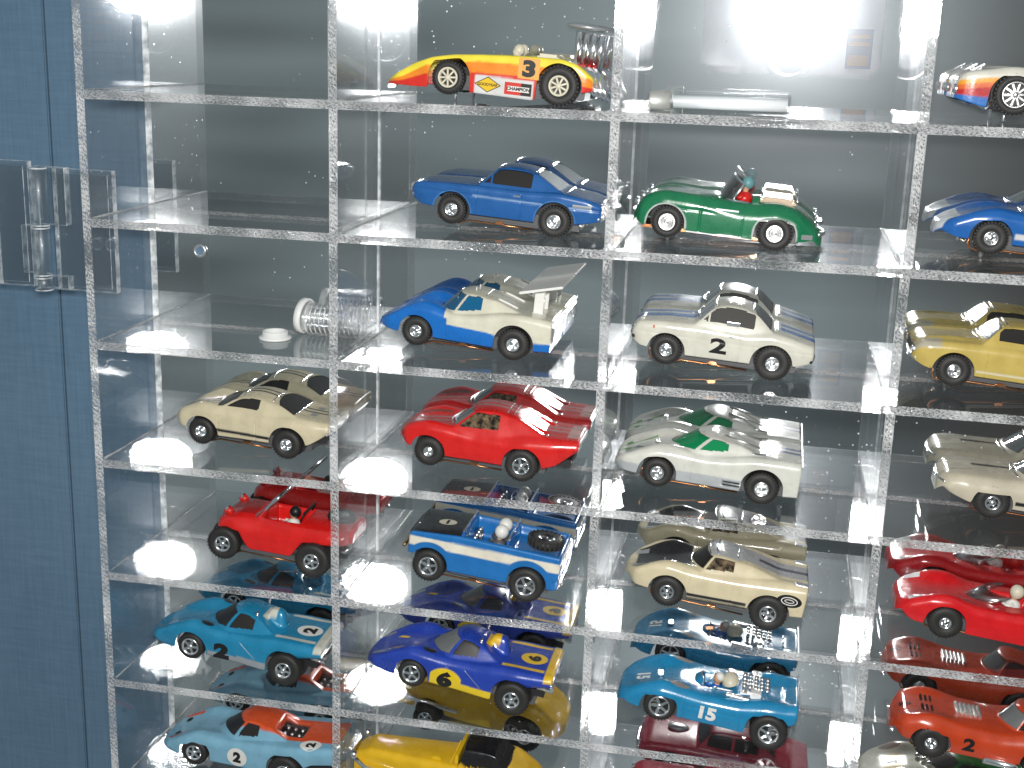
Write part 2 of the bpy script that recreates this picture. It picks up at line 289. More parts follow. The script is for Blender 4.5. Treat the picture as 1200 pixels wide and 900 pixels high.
# ------------------------------------------------------------------ object helpers
COL = sc.collection
def link(name, me, mat, parent=None, loc=None, rot=None):
    o = bpy.data.objects.new(name, me); COL.objects.link(o)
    if mat is not None and len(me.materials) == 0: me.materials.append(mat)
    if parent: o.parent = parent
    if loc: o.location = [c * MM for c in loc]
    if rot: o.rotation_euler = rot
    return o
def tag(o, label=None, cat=None, group=None, kind=None):
    if label: o['label'] = label
    if cat: o['category'] = cat
    if group: o['group'] = group
    if kind: o['kind'] = kind
    return o
def empty(name, loc, label, cat, group=None, rot=None):
    o = bpy.data.objects.new(name, None); COL.objects.link(o); o.empty_display_size = .01
    o.location = [c * MM for c in loc]
    if rot: o.rotation_euler = rot
    return tag(o, label, cat, group)
class MB:
    """collects simple solids in millimetres, builds one mesh"""
    def __init__(s): s.v = []; s.f = []; s.mi = []; s.sm = []
    def add(s, vs, fs, mi=0, smooth=False):
        b = len(s.v); s.v += [tuple(p) for p in vs]
        for f in fs: s.f.append(tuple(b + i for i in f)); s.mi.append(mi); s.sm.append(smooth)
        return s
    def box(s, x0, x1, y0, y1, z0, z1, mi=0, mis=None, ch=0):
        if ch:
            bm = bmesh.new(); bmesh.ops.create_cube(bm, size=1)
            for v in bm.verts:
                v.co = Vector((x0 + (v.co.x + .5) * (x1 - x0), y0 + (v.co.y + .5) * (y1 - y0), z0 + (v.co.z + .5) * (z1 - z0)))
            bmesh.ops.bevel(bm, geom=bm.edges[:], offset=ch, segments=2, affect='EDGES')
            vs = [v.co[:] for v in bm.verts]; fs = [[v.index for v in f.verts] for f in bm.faces]
            bm.free(); return s.add(vs, fs, mi)
        vs = [(x0, y0, z0), (x1, y0, z0), (x1, y1, z0), (x0, y1, z0), (x0, y0, z1), (x1, y0, z1), (x1, y1, z1), (x0, y1, z1)]
        fs = [(0, 3, 2, 1), (4, 5, 6, 7), (0, 1, 5, 4), (2, 3, 7, 6), (1, 2, 6, 5), (3, 0, 4, 7)]   # bottom top front back right left
        for i, f in enumerate(fs): s.add(vs, [f], mis[i] if mis else mi)
        return s
    def lathe(s, prof, c=(0, 0, 0), axis='y', n=28, mi=0, smooth=True):
        """prof: list of (radius, along)"""
        vs = []; fs = []
        for r, a in prof:
            for k in range(n):
                t = 2 * math.pi * k / n; p, q = r * math.cos(t), r * math.sin(t)
                if axis == 'y': vs.append((c[0] + p, c[1] + a, c[2] + q))
                elif axis == 'x': vs.append((c[0] + a, c[1] + p, c[2] + q))
                else: vs.append((c[0] + p, c[1] + q, c[2] + a))
        for i in range(len(prof) - 1):
            for k in range(n):
                k2 = (k + 1) % n; fs.append((i * n + k, i * n + k2, (i + 1) * n + k2, (i + 1) * n + k))
        return s.add(vs, fs, mi, smooth)
    def tube(s, pts, r, n=8, mi=0, closed=False):
        P = [Vector(p) for p in pts]; vs = []; fs = []; L = len(P)
        for i, p in enumerate(P):
            if closed: d = P[(i + 1) % L] - P[i - 1]
            else: d = (P[min(i + 1, L - 1)] - P[max(i - 1, 0)])
            d.normalize(); up = Vector((0, 0, 1)) if abs(d.z) < .9 else Vector((1, 0, 0))
            a = d.cross(up).normalized(); b = d.cross(a)
            rr = r[i] if isinstance(r, (list, tuple)) else r
            for k in range(n):
                t = 2 * math.pi * k / n; vs.append(tuple(p + (a * math.cos(t) + b * math.sin(t)) * rr))
        for i in range(L if closed else L - 1):
            j = (i + 1) % L
            for k in range(n): fs.append((i * n + k, i * n + (k + 1) % n, j * n + (k + 1) % n, j * n + k))
        if not closed: fs += [tuple(range(n))[::-1], tuple((L - 1) * n + k for k in range(n))]
        return s.add(vs, fs, mi, True)
    def ell(s, c, r, mi=0, n=14, m=9, half=False):
        vs = []; fs = []; t0 = 0
        for i in range(m + 1):
            ph = -math.pi / 2 + math.pi * i / m
            if half: ph = math.pi / 2 * i / m
            for k in range(n):
                t = 2 * math.pi * k / n
                vs.append((c[0] + r[0] * math.cos(ph) * math.cos(t), c[1] + r[1] * math.cos(ph) * math.sin(t), c[2] + r[2] * math.sin(ph)))
        for i in range(m):
            for k in range(n): fs.append((i * n + k, i * n + (k + 1) % n, (i + 1) * n + (k + 1) % n, (i + 1) * n + k))
        return s.add(vs, fs, mi, True)
    def mesh(s, name):
        me = bpy.data.meshes.new(name)
        me.from_pydata([(a * MM, b * MM, c * MM) for a, b, c in s.v], [], s.f)
        me.polygons.foreach_set('material_index', s.mi); me.polygons.foreach_set('use_smooth', s.sm)
        me.update(); return me
    def build(s, name, mats, parent=None, loc=None, rot=None):
        me = s.mesh(name)
        for mt in (mats if isinstance(mats, (list, tuple)) else [mats]): me.materials.append(mt)
        return link(name, me, None, parent, loc, rot)
_txt = {}
def text2d(t, bold=.03):
    if (t, bold) in _txt: return _txt[(t, bold)]
    cu = bpy.data.curves.new('t', 'FONT'); cu.body = t; cu.size = 1; cu.offset = bold; cu.resolution_u = 4
    cu.align_x = 'CENTER'
    o = bpy.data.objects.new('t', cu); COL.objects.link(o)
    dg = bpy.context.evaluated_depsgraph_get(); me = o.evaluated_get(dg).to_mesh()
    bm = bmesh.new(); bm.from_mesh(me); 
    xs = [v.co.x for v in bm.verts]; ys = [v.co.y for v in bm.verts]
    for q in np.arange(min(xs) + .09, max(xs), .09): bmesh.ops.bisect_plane(bm, geom=bm.verts[:] + bm.edges[:] + bm.faces[:], plane_co=(q, 0, 0), plane_no=(1, 0, 0))
    for q in np.arange(min(ys) + .09, max(ys), .09): bmesh.ops.bisect_plane(bm, geom=bm.verts[:] + bm.edges[:] + bm.faces[:], plane_co=(0, q, 0), plane_no=(0, 1, 0))
    bmesh.ops.triangulate(bm, faces=bm.faces[:])
    vs = np.array([v.co[:2] for v in bm.verts]); fs = [[v.index for v in f.verts] for f in bm.faces]; bm.free()
    o.evaluated_get(dg).to_mesh_clear(); bpy.data.objects.remove(o); bpy.data.curves.remove(cu)
    vs -= (vs.max(0) + vs.min(0)) / 2
    _txt[(t, bold)] = (vs / (vs[:, 1].max() - vs[:, 1].min()), fs)     # height 1
    return _txt[(t, bold)]
def disc2d(rx, ry, n=36, r0=0):
    a = np.linspace(0, 2 * np.pi, n, endpoint=False); c = np.stack([np.cos(a), np.sin(a)], 1)
    if r0: 
        vs = np.concatenate([c * (rx, ry), c * (rx - r0, ry - r0)]); fs = [(i, (i + 1) % n, n + (i + 1) % n, n + i) for i in range(n)]
    else:
        rings = [c * (rx, ry) * k for k in (1, .66, .33)]; vs = np.concatenate(rings + [np.zeros((1, 2))]); fs = []
        for q in range(2): fs += [(q * n + i, q * n + (i + 1) % n, (q + 1) * n + (i + 1) % n, (q + 1) * n + i) for i in range(n)]
        fs += [(2 * n + i, 2 * n + (i + 1) % n, 3 * n) for i in range(n)]
    return vs, fs
def rect2d(x0, x1, y0, y1, n=8, m=4):
    xs = np.linspace(x0, x1, n); ys = np.linspace(y0, y1, m)
    vs = np.array([(x, y) for y in ys for x in xs]); fs = [(j * n + i, j * n + i + 1, (j + 1) * n + i + 1, (j + 1) * n + i) for j in range(m - 1) for i in range(n - 1)]
    return vs, fs
def poly2d(pts):
    return np.array(pts, float), [tuple(range(len(pts)))]

# ------------------------------------------------------------------ car body builder
def curve(pts, sm=1.0):
    pts = sorted(pts); xs = np.arange(pts[0][0] - 6, pts[-1][0] + 6, .15)
    ys = np.interp(xs, [p[0] for p in pts], [p[1] for p in pts])
    if sm:
        k = np.exp(-np.linspace(-2.2, 2.2, max(3, int(sm * 4.4 / .15) | 1)) ** 2); k /= k.sum(); h = len(k) // 2
        # keep the end values
        yp = np.concatenate([2 * ys[0] - ys[h:0:-1], ys, 2 * ys[-1] - ys[-2:-h - 2:-1]])
        ys = np.convolve(yp, k, 'valid')
    return lambda u: np.interp(u, xs, ys)
def smax(a, b, k=.5): return .5 * (a + b + np.sqrt((a - b) ** 2 + k * k))
def smin(a, b, k=.5): return .5 * (a + b - np.sqrt((a - b) ** 2 + k * k))
class Body:
    def __init__(s, L0, L1, w, sh, hc, sill, arch, r=1.8, cab=None, fen=(), pits=(), feat=None, tuck=.9, cp=2.4, sm=1.0, nose_r=2.5, tail_r=1.0, crease=None):
        s.L0, s.L1 = L0, L1
        s.w = curve(w, sm); s.sh = curve(sh, sm); s.hc = curve(hc, sm); s.sill = curve(sill, sm)
        s.arch = arch; s.r = r; s.cab = cab; s.fen = fen; s.pits = pits; s.feat = feat; s.tuck = tuck; s.cp = cp
        s.nose_r, s.tail_r = nose_r, tail_r; s.crease = crease
    def W(s, u):
        w = s.w(u)
        e = np.clip((u - s.L0) / s.nose_r, 0, 1); w = w - s.nose_r * (1 - np.sqrt(np.clip(1 - (1 - e) ** 2, 0, 1)))
        if s.tail_r:
            e = np.clip((s.L1 - u) / s.tail_r, 0, 1); w = w - s.tail_r * (1 - np.sqrt(np.clip(1 - (1 - e) ** 2, 0, 1)))
        return np.maximum(w, .5)
    def cabz(s, u, y):
        c = s.cab; a = np.abs(y)
        zb, zr = c['zb'], c['zr']
        ws = zb + (u - c['u'][0] - c.get('bow', .010) * y * y) / (c['u'][1] - c['u'][0]) * (zr - zb)
        rs = zb + (c['u'][3] - u - c.get('rbow', .0) * y * y) / (c['u'][3] - c['u'][2]) * (zr - zb)
        sd = zb + (c['wb'] - a) / (c['wb'] - c['wt']) * (zr - zb)
        um = (c['u'][1] + c['u'][2]) / 2; ul = max(1, (c['u'][2] - c['u'][1]) / 2)
        rf = zr - .8 * (a / c['wt']) ** 2 * c.get('crown', 1) - c.get('fall', .5) * np.clip(((u - um) / ul) ** 2, 0, 1.15)
        return ws, rs, sd, rf
    def top(s, u, y, rounded=True):
        W = s.W(u); t = np.clip(np.abs(y) / W, 0, 1)
        z = s.hc(u) + (s.sh(u) - s.hc(u)) * t ** s.cp
        for uc, su, yo, sy, dz in s.fen:
            z = z + dz * np.exp(-((u - uc) / su) ** 2 - ((np.abs(y) - yo) / sy) ** 2)
        if s.cab:
            ws, rs, sd, rf = s.cabz(u, y); k = s.cab.get('k', .8)
            z = smax(z, smin(smin(ws, rs, k), smin(sd, rf, k), k), s.cab.get('km', .35))
        if s.feat is not None: z = s.feat(u, y, z)
        for p in s.pits:      # cockpit openings (u0,u1,y0,y1,depth z, softness)
            u0, u1, y0, y1, zp = p[:5]; k = .35
            mk = 1 / (1 + np.exp(-np.clip((np.minimum(np.minimum(u - u0, u1 - u), np.minimum(y - y0, y1 - y))) / k, -20, 20) * 2.2))
            z = z * (1 - mk) + np.minimum(z, zp) * mk
        if rounded:
            e = np.clip((W - np.abs(y)) / s.r, 0, 1); z = z - s.r * (1 - np.sqrt(np.clip(1 - (1 - e) ** 2, 0, 1)))
            ef = np.clip((u - s.L0) / 1.5, 0, 1); z = z - 1.5 * (1 - np.sqrt(np.clip(1 - (1 - ef) ** 2, 0, 1)))
            eb = np.clip((s.L1 - u) / .8, 0, 1); z = z - .8 * (1 - np.sqrt(np.clip(1 - (1 - eb) ** 2, 0, 1)))
        return z
    def bot(s, u):
        z = s.sill(u)
        for uc, zc, Ra in s.arch:
            q = Ra * Ra - (u - uc) ** 2
            z = np.where(q > 0, np.maximum(z, zc + np.sqrt(np.maximum(q, 0))), z)
        return z
    def sidey(s, u, z):
        W = s.W(u); zs = s.top(u, W); zb = s.sill(u)
        t = np.clip((zs - z) / np.maximum(zs - zb, .5), 0, 1)
        y = W - s.tuck * t ** 2
        if s.crease: y = y - s.crease[1] * np.exp(-((z - s.crease[0]) / .35) ** 2)
        for ug in getattr(s, 'doors', ()): y = y - .22 * (np.abs(u - ug) < .2)
        return y
    def build(s, car, paint, winmats, parent, wins=True, name='body'):
        us = np.arange(s.L0 + .02, s.L1 - .02, .30)
        if s.cab: us = np.concatenate([us, us[(us > s.cab['u'][0] - 1) & (us < s.cab['u'][3] + 1)] + .15])
        us = np.unique(np.concatenate([us, [s.L1 - .02]])); nU = len(us)
        nS = 20
        v = np.linspace(0, 1, 36); f = 1 - (1 - v) ** 1.3
        if s.cab: f = np.concatenate([f, np.linspace((s.cab['wt'] - 1.2) / 13.6, min(.97, (s.cab['wb'] + .3) / 13.6), 22)])
        f = np.unique(f); f = f[np.concatenate([[True], np.diff(f) > .002])]; f = np.concatenate([-f[:0:-1], f]); nT = len(f)
        U = us[:, None]; W = s.W(us)[:, None]
        yT = W * f[None]; uT = np.repeat(U, nT, 1); zT = s.top(uT, yT)
        zs = zT[:, 0]; zb = np.minimum(s.bot(us), zs - .3)
        tt = np.linspace(0, 1, nS + 1)[:-1]
        zS = zb[:, None] + (zs - zb)[:, None] * tt[None]; uS = np.repeat(U, nS, 1); yS = s.sidey(uS, zS)
        yI = yS[:, :1] - .55; zI = zS[:, :1]; uI = U
        y = np.concatenate([-yI, -yS, yT, yS[:, ::-1], yI], 1); z = np.concatenate([zI, zS, zT, zS[:, ::-1], zI], 1)
        u = np.repeat(U, y.shape[1], 1); nV = y.shape[1]
        isside = np.zeros((nU, nV), bool); isside[:, :nS + 2] = True; isside[:, -(nS + 2):] = True
        ms = isside.astype(float)
        col = 0      # average over a small footprint so that printed edges stay clean
        for du, dv in ((0, 0), (.14, .14), (-.14, .14), (.14, -.14), (-.14, -.14), (.1, 0), (-.1, 0), (0, .1), (0, -.1)):
            col = col + paint(u + du, y + dv * (1 - ms), z + dv * ms, isside) / 9
        col = np.concatenate([col, np.ones(col.shape[:2] + (1,))], -1)
        co = np.stack([u, y, z], -1).reshape(-1, 3)
        ii, jj = np.meshgrid(np.arange(nU - 1), np.arange(nV - 1), indexing='ij')
        a = ii * nV + jj
        quads = np.stack([a, a + nV, a + nV + 1, a + 1], -1).reshape(-1, 4)
        reg = np.zeros(len(quads), int)
        if s.cab and wins:
            uc = co[quads, 0].mean(1); yc = co[quads, 1].mean(1); zc = co[quads, 2].mean(1)
            sideq = isside[:-1, :-1].reshape(-1)
            ws, rs, sd, rf = s.cabz(uc, yc); c = s.cab
            mn = np.minimum(np.minimum(ws, rs), np.minimum(sd, rf))
            base = s.hc(uc) + .5; zlo = np.maximum(c['zb'] + c.get('lo', .6), base); zhi = c['zr'] - c.get('hi', 1.2)
            ok = ~sideq & (zc > zlo) & (zc < zhi) & (zc < mn + .75)
            reg[ok & (ws <= mn + .05) & (sd > ws + .6)] = 1
            if c.get('rear', True): reg[ok & (rs <= mn + .05) & (sd > rs + .6)] = 2
            for k, (p0, p1) in enumerate(c.get('side', [(c['u'][0], c['u'][3])])):
                fr = (zc - c['zb']) / (c['zr'] - c['zb'])
                reg[ok & (sd <= mn + .05) & (ws > sd + .7) & (rs > sd + .7) & (uc > p0) & (uc < p1)] = 3 + k * 2
            reg[(reg >= 3) & (yc > 0)] += 1
        out = []
        for rg in np.unique(reg):
            q = quads[reg == rg]; ids, inv = np.unique(q, return_inverse=True); q = inv.reshape(-1, 4)
            c2 = co[ids].copy(); colr = col.reshape(-1, 4)[ids]
            nq = len(q); loops = q.reshape(-1).tolist(); tot = [4] * nq
            extra = []
            if rg == 0:       # close nose and tail
                for row in (0, nU - 1):
                    ring = [row * nV + k for k in range(nV)]; b = len(c2) + sum(len(e) for e in extra)
                    extra.append(co[ring]); colr = np.concatenate([colr, col.reshape(-1, 4)[ring]])
                    # strips between left and right halves
                    h = nV // 2; cap = []
                    for k in range(h - 1):
                        A = b + k; B_ = b + k + 1; C = b + nV - 2 - k; D = b + nV - 1 - k
                        fq = [A, B_, C, D]
                        if row == 0: fq = fq[::-1]
                        loops += fq; tot.append(4); cap.append(1)
                c2 = np.concatenate([c2] + extra)
            else: c2[:, 2] -= .22; c2[:, 1] *= .985
            me = bpy.data.meshes.new(name if rg == 0 else 'window')
            me.vertices.add(len(c2)); me.vertices.foreach_set('co', (c2 * MM).reshape(-1))
            me.loops.add(len(loops)); me.loops.foreach_set('vertex_index', loops)
            me.polygons.add(len(tot)); st = np.concatenate([[0], np.cumsum(tot)[:-1]])
            me.polygons.foreach_set('loop_start', st.astype(np.int32)); me.polygons.foreach_set('loop_total', tot)
            me.polygons.foreach_set('use_smooth', [True] * len(tot))
            me.update(calc_edges=True)
            if rg == 0:
                ca = me.color_attributes.new('paint', 'FLOAT_COLOR', 'POINT'); ca.data.foreach_set('color', colr.reshape(-1))
                me.materials.append(M['paint']); nm = name
            else:
                nm = 'windshield' if rg == 1 else 'rear_window' if rg == 2 else 'side_window'
                me.materials.append(winmats.get(nm, M['win']))
            out.append(link(nm, me, None, parent))
        return out
    # printed or raised marks laid on the skin
    def decal(s, name, shape, pos, mat, parent, surf='side', size=1, ax=None, ay=None, off=.07, side=-1, shear=0):
        vs, fs = shape; vs = vs * size
        if shear: vs = np.stack([vs[:, 0] + shear * vs[:, 1], vs[:, 1]], 1)
        if surf == 'side':
            ax = ax or (1, 0); ay = ay or (0, 1)
            u = pos[0] + vs[:, 0] * ax[0] + vs[:, 1] * ay[0]; z = pos[1] + vs[:, 0] * ax[1] + vs[:, 1] * ay[1]
            y = side * (s.sidey(u, z) + off)
        else:
            ax = ax or (0, -1); ay = ay or (1, 0)
            u = pos[0] + vs[:, 0] * ax[0] + vs[:, 1] * ay[0]; y = pos[1] + vs[:, 0] * ax[1] + vs[:, 1] * ay[1]
            z = s.top(u, y) + off
        mb = MB(); mb.add(np.stack([u, y, z], 1).tolist(), fs, 0, True)
        return mb.build(name, mat, parent)
    def strip(s, name, pts, r, mat, parent, lift=0, surf='top'):
        mb = MB(); P = []
        for (a, b) in pts:
            a_ = np.array([float(a)]); b_ = np.array([float(b)])
            if surf == 'top': P.append((a, b, float(s.top(a_, b_)[0]) + lift))
            else: P.append((a, -float(s.sidey(a_, b_)[0]) - lift, b))
        mb.tube(P, r, 6); return mb.build(name, mat, parent)

def lerpline(p, q, n=10): return [(p[0] + (q[0] - p[0]) * i / n, p[1] + (q[1] - p[1]) * i / n) for i in range(n + 1)]

# ------------------------------------------------------------------ wheels
_wm = {}
def wheel_mesh(rad, wid, hub, style):
    k = (rad, wid, hub, style)
    if k in _wm: return _wm[k]
    mb = MB(); h = wid / 2
    mb.lathe([(hub, -h + .5), (hub + .25, -h + .05), (rad - 1.3, -h - .05), (rad - .35, -h + .35), (rad, -h + 1.0), (rad, h - 1.0), (rad - .35, h - .35), (rad - 1.3, h), (hub, h - .2)], n=40)
    nk = 30
    for q in range(nk):      # moulded tread blocks on the shoulder
        t = 2 * math.pi * q / nk; c, s_ = math.cos(t), math.sin(t); r1 = rad + .10; r0 = rad - .5; tw = .22
        vs = []
        for yy in (-h + .35, h - .35):
            for rr in (r0, r1):
                for d in (-tw, tw): vs.append((rr * c - d * s_, yy, rr * s_ + d * c))
        mb.add(vs, [(0, 1, 3, 2), (4, 6, 7, 5), (0, 2, 6, 4), (1, 5, 7, 3), (2, 3, 7, 6)])
    ty = mb.mesh('wheel'); ty.materials.append(M['rubber'])
    rb = MB()
    if style == 'tjet':      # small pressed hub with a brass axle end
        rb.lathe([(hub, h * .6), (hub, -h + .1), (hub - .25, -h - .1), (hub - .6, -h + .25), (hub - .8, -h + .8), (.9, -h + .9), (.9, -h + .35), (.55, -h + .2), (0.01, -h + .2)], n=30)
        for q in range(4):
            t = math.pi / 2 * q + .4; c, s_ = math.cos(t), math.sin(t); r1 = hub - .5; tw = .28
            vs = [(r * c - d * s_, yy, r * s_ + d * c) for yy in (-h + .35, -h + .9) for r in (.6, r1) for d in (-tw, tw)]
            rb.add(vs, [(0, 1, 3, 2), (0, 2, 6, 4), (1, 5, 7, 3), (2, 3, 7, 6)])
        mats = [M['chrome']]
    elif style == 'rings':   # pale disc with concentric rings
        pr = [(hub, h * .6), (hub, -h + .1), (hub - .3, -h - .15)]
        r = hub - .5
        while r > .6: pr += [(r, -h + .12), (r - .15, -h - .12), (r - .45, -h - .12), (r - .6, -h + .12)]; r -= .8
        pr += [(.4, -h - .2), (.01, -h - .2)]; rb.lathe(pr, n=30); mats = [M['dchrome']]
    else:                    # deep spoked rim
        rb.lathe([(hub, h * .6), (hub + .05, -h + .1), (hub - .1, -h - .22), (hub - .5, -h - .16), (hub - .75, -h + .4), (hub - .85, -h + 1.5)], n=34)
        rb.lathe([(hub - .8, -h + 1.5), (.01, -h + 1.5)], n=34, mi=1, smooth=False)
        nsp = {'five': 5, 'eight': 8, 'fan': 10}[style]
        for q in range(nsp):
            t = 2 * math.pi * q / nsp + .3; c, s_ = math.cos(t), math.sin(t)
            w0, w1 = (.55, .42) if nsp == 5 else (.3, .26); r1 = hub - .5
            vs = [(r * c - d * s_, yy, r * s_ + d * c) for yy, r, w in ((-h + .1, .5, w0), (-h + .25, r1, w1), (-h + .9, .5, w0), (-h + .9, r1, w1)) for d in (-w, w)]
            rb.add(vs, [(0, 1, 3, 2), (0, 2, 6, 4), (1, 5, 7, 3), (2, 3, 7, 6)])
        rb.lathe([(1.0, -h + 1), (1.0, -h), (.6, -h - .35), (.01, -h - .4)], n=16)
        mats = [M['chrome'], M['black']]
    rm = rb.mesh('rim')
    for q in mats: rm.materials.append(q)
    _wm[k] = (ty, rm); return _wm[k]
def wheels(car, specs, rimmat=None):
    """specs: (u, radius, width, outer half-track, hub radius, style, z lift)"""
    for (u, rad, wid, ho, hub, style, lift) in specs:
        for sd in (-1, 1):
            ty, rm = wheel_mesh(rad, wid, hub, style)
            w = link('wheel', ty, None, car, (u, sd * (ho - wid / 2), rad + lift), (0, random.uniform(0, 6), 0 if sd < 0 else math.pi))
            if rimmat:
                key = (rm.name, rimmat.name)
                if key not in _wm:
                    r2 = rm.copy(); r2.materials[0] = rimmat; _wm[key] = r2
                rm = _wm[key]
            link('rim', rm, None, w)
def chassis(car, b, wf, wr, hw=7.5, p=4.3, wire=True, col='grey', pin=True, zt=9, brass=False):
    """flat slot-car chassis with dark well blocks behind the wheels"""
    mb = MB(); f, r = wf[0], wr[0]
    mb.box(f - 5, r + 8, -hw, hw, 2.2, 6.5, 0, ch=.4)
    mb.box(f - 3, r + 5, -hw + 1.5, hw - 1.5, 1.4, 2.2)
    for (u, rad, wid, ho, *_) in (wf, wr):
        hz = float(b.top(np.array([u - 3., u - 3., u + 3., u + 3.]), np.array([0., hw, 0., hw])).min())
        rw_ = min(rad + .8, (hz - .6) / 2); mb.lathe([(.01, -hw - .2), (rw_, -hw - .2), (rw_, hw + .2), (.01, hw + .2)], (u, 0, min(rad + .4, hz - .6 - rw_)), 'y', 26, 1, False)  # dark blocks stand in for the shade inside the wheel wells
        mb.lathe([(.8, -ho + .6), (.8, ho - .6)], (u, 0, rad), 'y', 10, 2)
    mb.box(max(b.L0 + 5, f - 3), b.L1 - 2.5, -hw, hw, 6.3, zt, 1)
    mb.build('chassis', [M[col], M['dark'], M['dchrome']], car)
    if wire:
        for sd in (-1, 1):
            y = sd * (hw - .3)
            pts = [(f + 2, y, 6.5), (f - 4.6, y, 6.3), (f - 5.7, y, 5.5), (f - 6.0, y, 2.2), (f - 5.3, y, 1.0), (f - 2, y, .2), (f + 2, y, -.1), (f + 3.6, y, .5), (f + 5.2, y, 1.2), (f + 14, y, 1.1), (f + 15, y, 1.7), (f + 17, y, 1.7), (f + 18, y, 1.0), (r - 8, y, 1.0)]
            t = MB(); t.tube(pts, .33, 6)
            t.box(f + 15, f + 17.5, y - .8, y + .8, 1.2, 2.3)
            t.build('pickup_shoe', M['brass' if brass else 'copper'], car)
    if pin:
        mb = MB(); zb = (f) * math.tan(R_(p)); mb.lathe([(.01, 3), (.65, 3), (.65, zb + .4), (.4, zb + .05), (.01, zb + .05)], (f, 0, 0), 'z', 12); mb.build('guide_pin', M['dchrome'], car)
def driver(car, u, y, z, helmet, suit, hr=2.0, face=None, arms=True):
    mb = MB()
    mb.lathe([(.01, -3.2), (2.4, -3.0), (2.7, -1.2), (2.2, .2), (1.0, .9), (.8, 1.3), (1.45, 2.0), (1.75, 3.1), (1.4, 4.2), (.01, 4.9)], (0, 0, 0), 'z', 16)
    for f in range(len(mb.f)):
        zc = sum(mb.v[i][2] for i in mb.f[f]) / 4
        mb.mi[f] = 1 if zc > .9 else 0
    if arms:
        for sd in (-1, 1): mb.tube([(0, sd * 1.9, -.2), (-1.8, sd * 2.2, -1.2), (-3.8, sd * 1.2, -.6)], [.75, .7, .5], 8)
    d = mb.build('driver_figure', [suit, face or M['skin']], car, (u, y, z))
    h = MB(); h.ell((.3, 0, 3.4), (hr, hr, hr * 1.05), n=18, m=12, half=False)
    for k in range(len(h.f)): pass
    hm = h.build('helmet', helmet, d)
    hm.location = (.0002, 0, .0004)
    return d
CARS = {}
def car_root(name, X, row, yc, pitch, label, cat='toy car', dz=0):
    o = empty(name, (X, yc, ZS[row - 1] + T2 + dz), label, cat, 'model slot cars on the clear shelves', (0, R_(pitch), 0))
    return o

# ------------------------------------------------------------------ case geometry (mm)
XS = [0.0, 90.44, 183.33, 276.0, 369.0, 462.0]
ZS = [0.0, -43.78, -87.67, -131.88, -176.1, -220.1, -264.3]
ZTOP = 44.0
D = 47.6; T2 = 1.5

# room behind the photographer, seen in the mirror
rw, nt, o_ = newmat('room_wall_paint')
p_ = N(nt, 'ShaderNodeBsdfPrincipled'); tc_ = N(nt, 'ShaderNodeTexCoord')
mp_ = N(nt, 'ShaderNodeMapping'); mp_.inputs['Scale'].default_value = (.5, 1, 2.6)
nz_ = N(nt, 'ShaderNodeTexNoise'); nz_.inputs['Scale'].default_value = 1.4; nz_.inputs['Detail'].default_value = 2
cr_ = N(nt, 'ShaderNodeValToRGB')
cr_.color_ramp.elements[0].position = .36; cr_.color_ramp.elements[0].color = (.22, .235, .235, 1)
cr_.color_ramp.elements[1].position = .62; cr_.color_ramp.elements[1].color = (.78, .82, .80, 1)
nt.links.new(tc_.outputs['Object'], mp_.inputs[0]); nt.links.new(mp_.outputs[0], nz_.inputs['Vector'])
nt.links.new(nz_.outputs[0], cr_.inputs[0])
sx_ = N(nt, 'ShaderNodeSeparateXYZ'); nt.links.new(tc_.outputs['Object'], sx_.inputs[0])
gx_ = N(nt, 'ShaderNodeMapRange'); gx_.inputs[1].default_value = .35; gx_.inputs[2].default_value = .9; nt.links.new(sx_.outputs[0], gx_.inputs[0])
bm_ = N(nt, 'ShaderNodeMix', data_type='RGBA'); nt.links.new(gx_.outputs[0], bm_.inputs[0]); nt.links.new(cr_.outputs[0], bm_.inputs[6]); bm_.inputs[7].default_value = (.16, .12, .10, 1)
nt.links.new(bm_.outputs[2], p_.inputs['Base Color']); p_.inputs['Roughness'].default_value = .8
nt.links.new(p_.outputs[0], o_.inputs[0])
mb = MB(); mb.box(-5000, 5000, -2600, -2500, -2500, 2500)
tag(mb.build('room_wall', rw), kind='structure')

# blue wall behind the case: two boards with a narrow open seam
mb = MB(); mb.box(-700, -43.8, 52.5, 70, -800, 500, ch=.5); tag(mb.build('wall', M['wall']), kind='structure')
mb = MB(); mb.box(-43.1, 900, 52.5, 70, -800, 500, ch=.5); tag(mb.build('wall', M['wall']), kind='structure')
mb = MB(); mb.box(-60, -30, 70.5, 72, -800, 500); tag(mb.build('wall_backing', M['dark']), kind='structure')

case = empty('display_case', (0, D, -ZTOP * 6.1), 'clear acrylic display case with mirrored back and a grid of shelves on the blue wall', 'display case')
def cpart(mb, name, mats, loc):
    o = mb.build(name, mats); o.location = [c * MM for c in loc]; o.parent = case
    o.matrix_parent_inverse = Matrix.Translation([-c * MM for c in (0, D, -ZTOP * 6.1)]); return o
mb = MB(); mb.box(1.7, 462, 0, 2.5, -330, 60, 0); 
mirr = cpart(mb, 'mirror_back', [M['mirror']], (0, D + .3, 0))
AC = [M['acr'], M['edge'], M['edgeback'], M['edgev'], M['edgev2'], M['edgeglint']]
zrows = ZS
for z in [ZTOP] + zrows:
    mb = MB(); mb.box(XS[0] + T2 + .02, XS[-1], 0, D, -T2, T2, mis=[0, 0, 1, 0, 0, 0])
    mb.box(XS[0] + T2 + .1, XS[-1], D - .4, D - .05, -T2 + .1, -.1, mi=2)
    for zz in (-T2 + .16, T2 - .16): mb.box(XS[0] + T2 + .1, XS[-1], -.04, .1, zz - .13, zz + .13, mi=5)  # thin white strips laid on as highlights along both borders of the edge
    cpart(mb, 'shelf', AC, (0, 0, z))
edges = [ZTOP + 44] + [ZTOP] + zrows
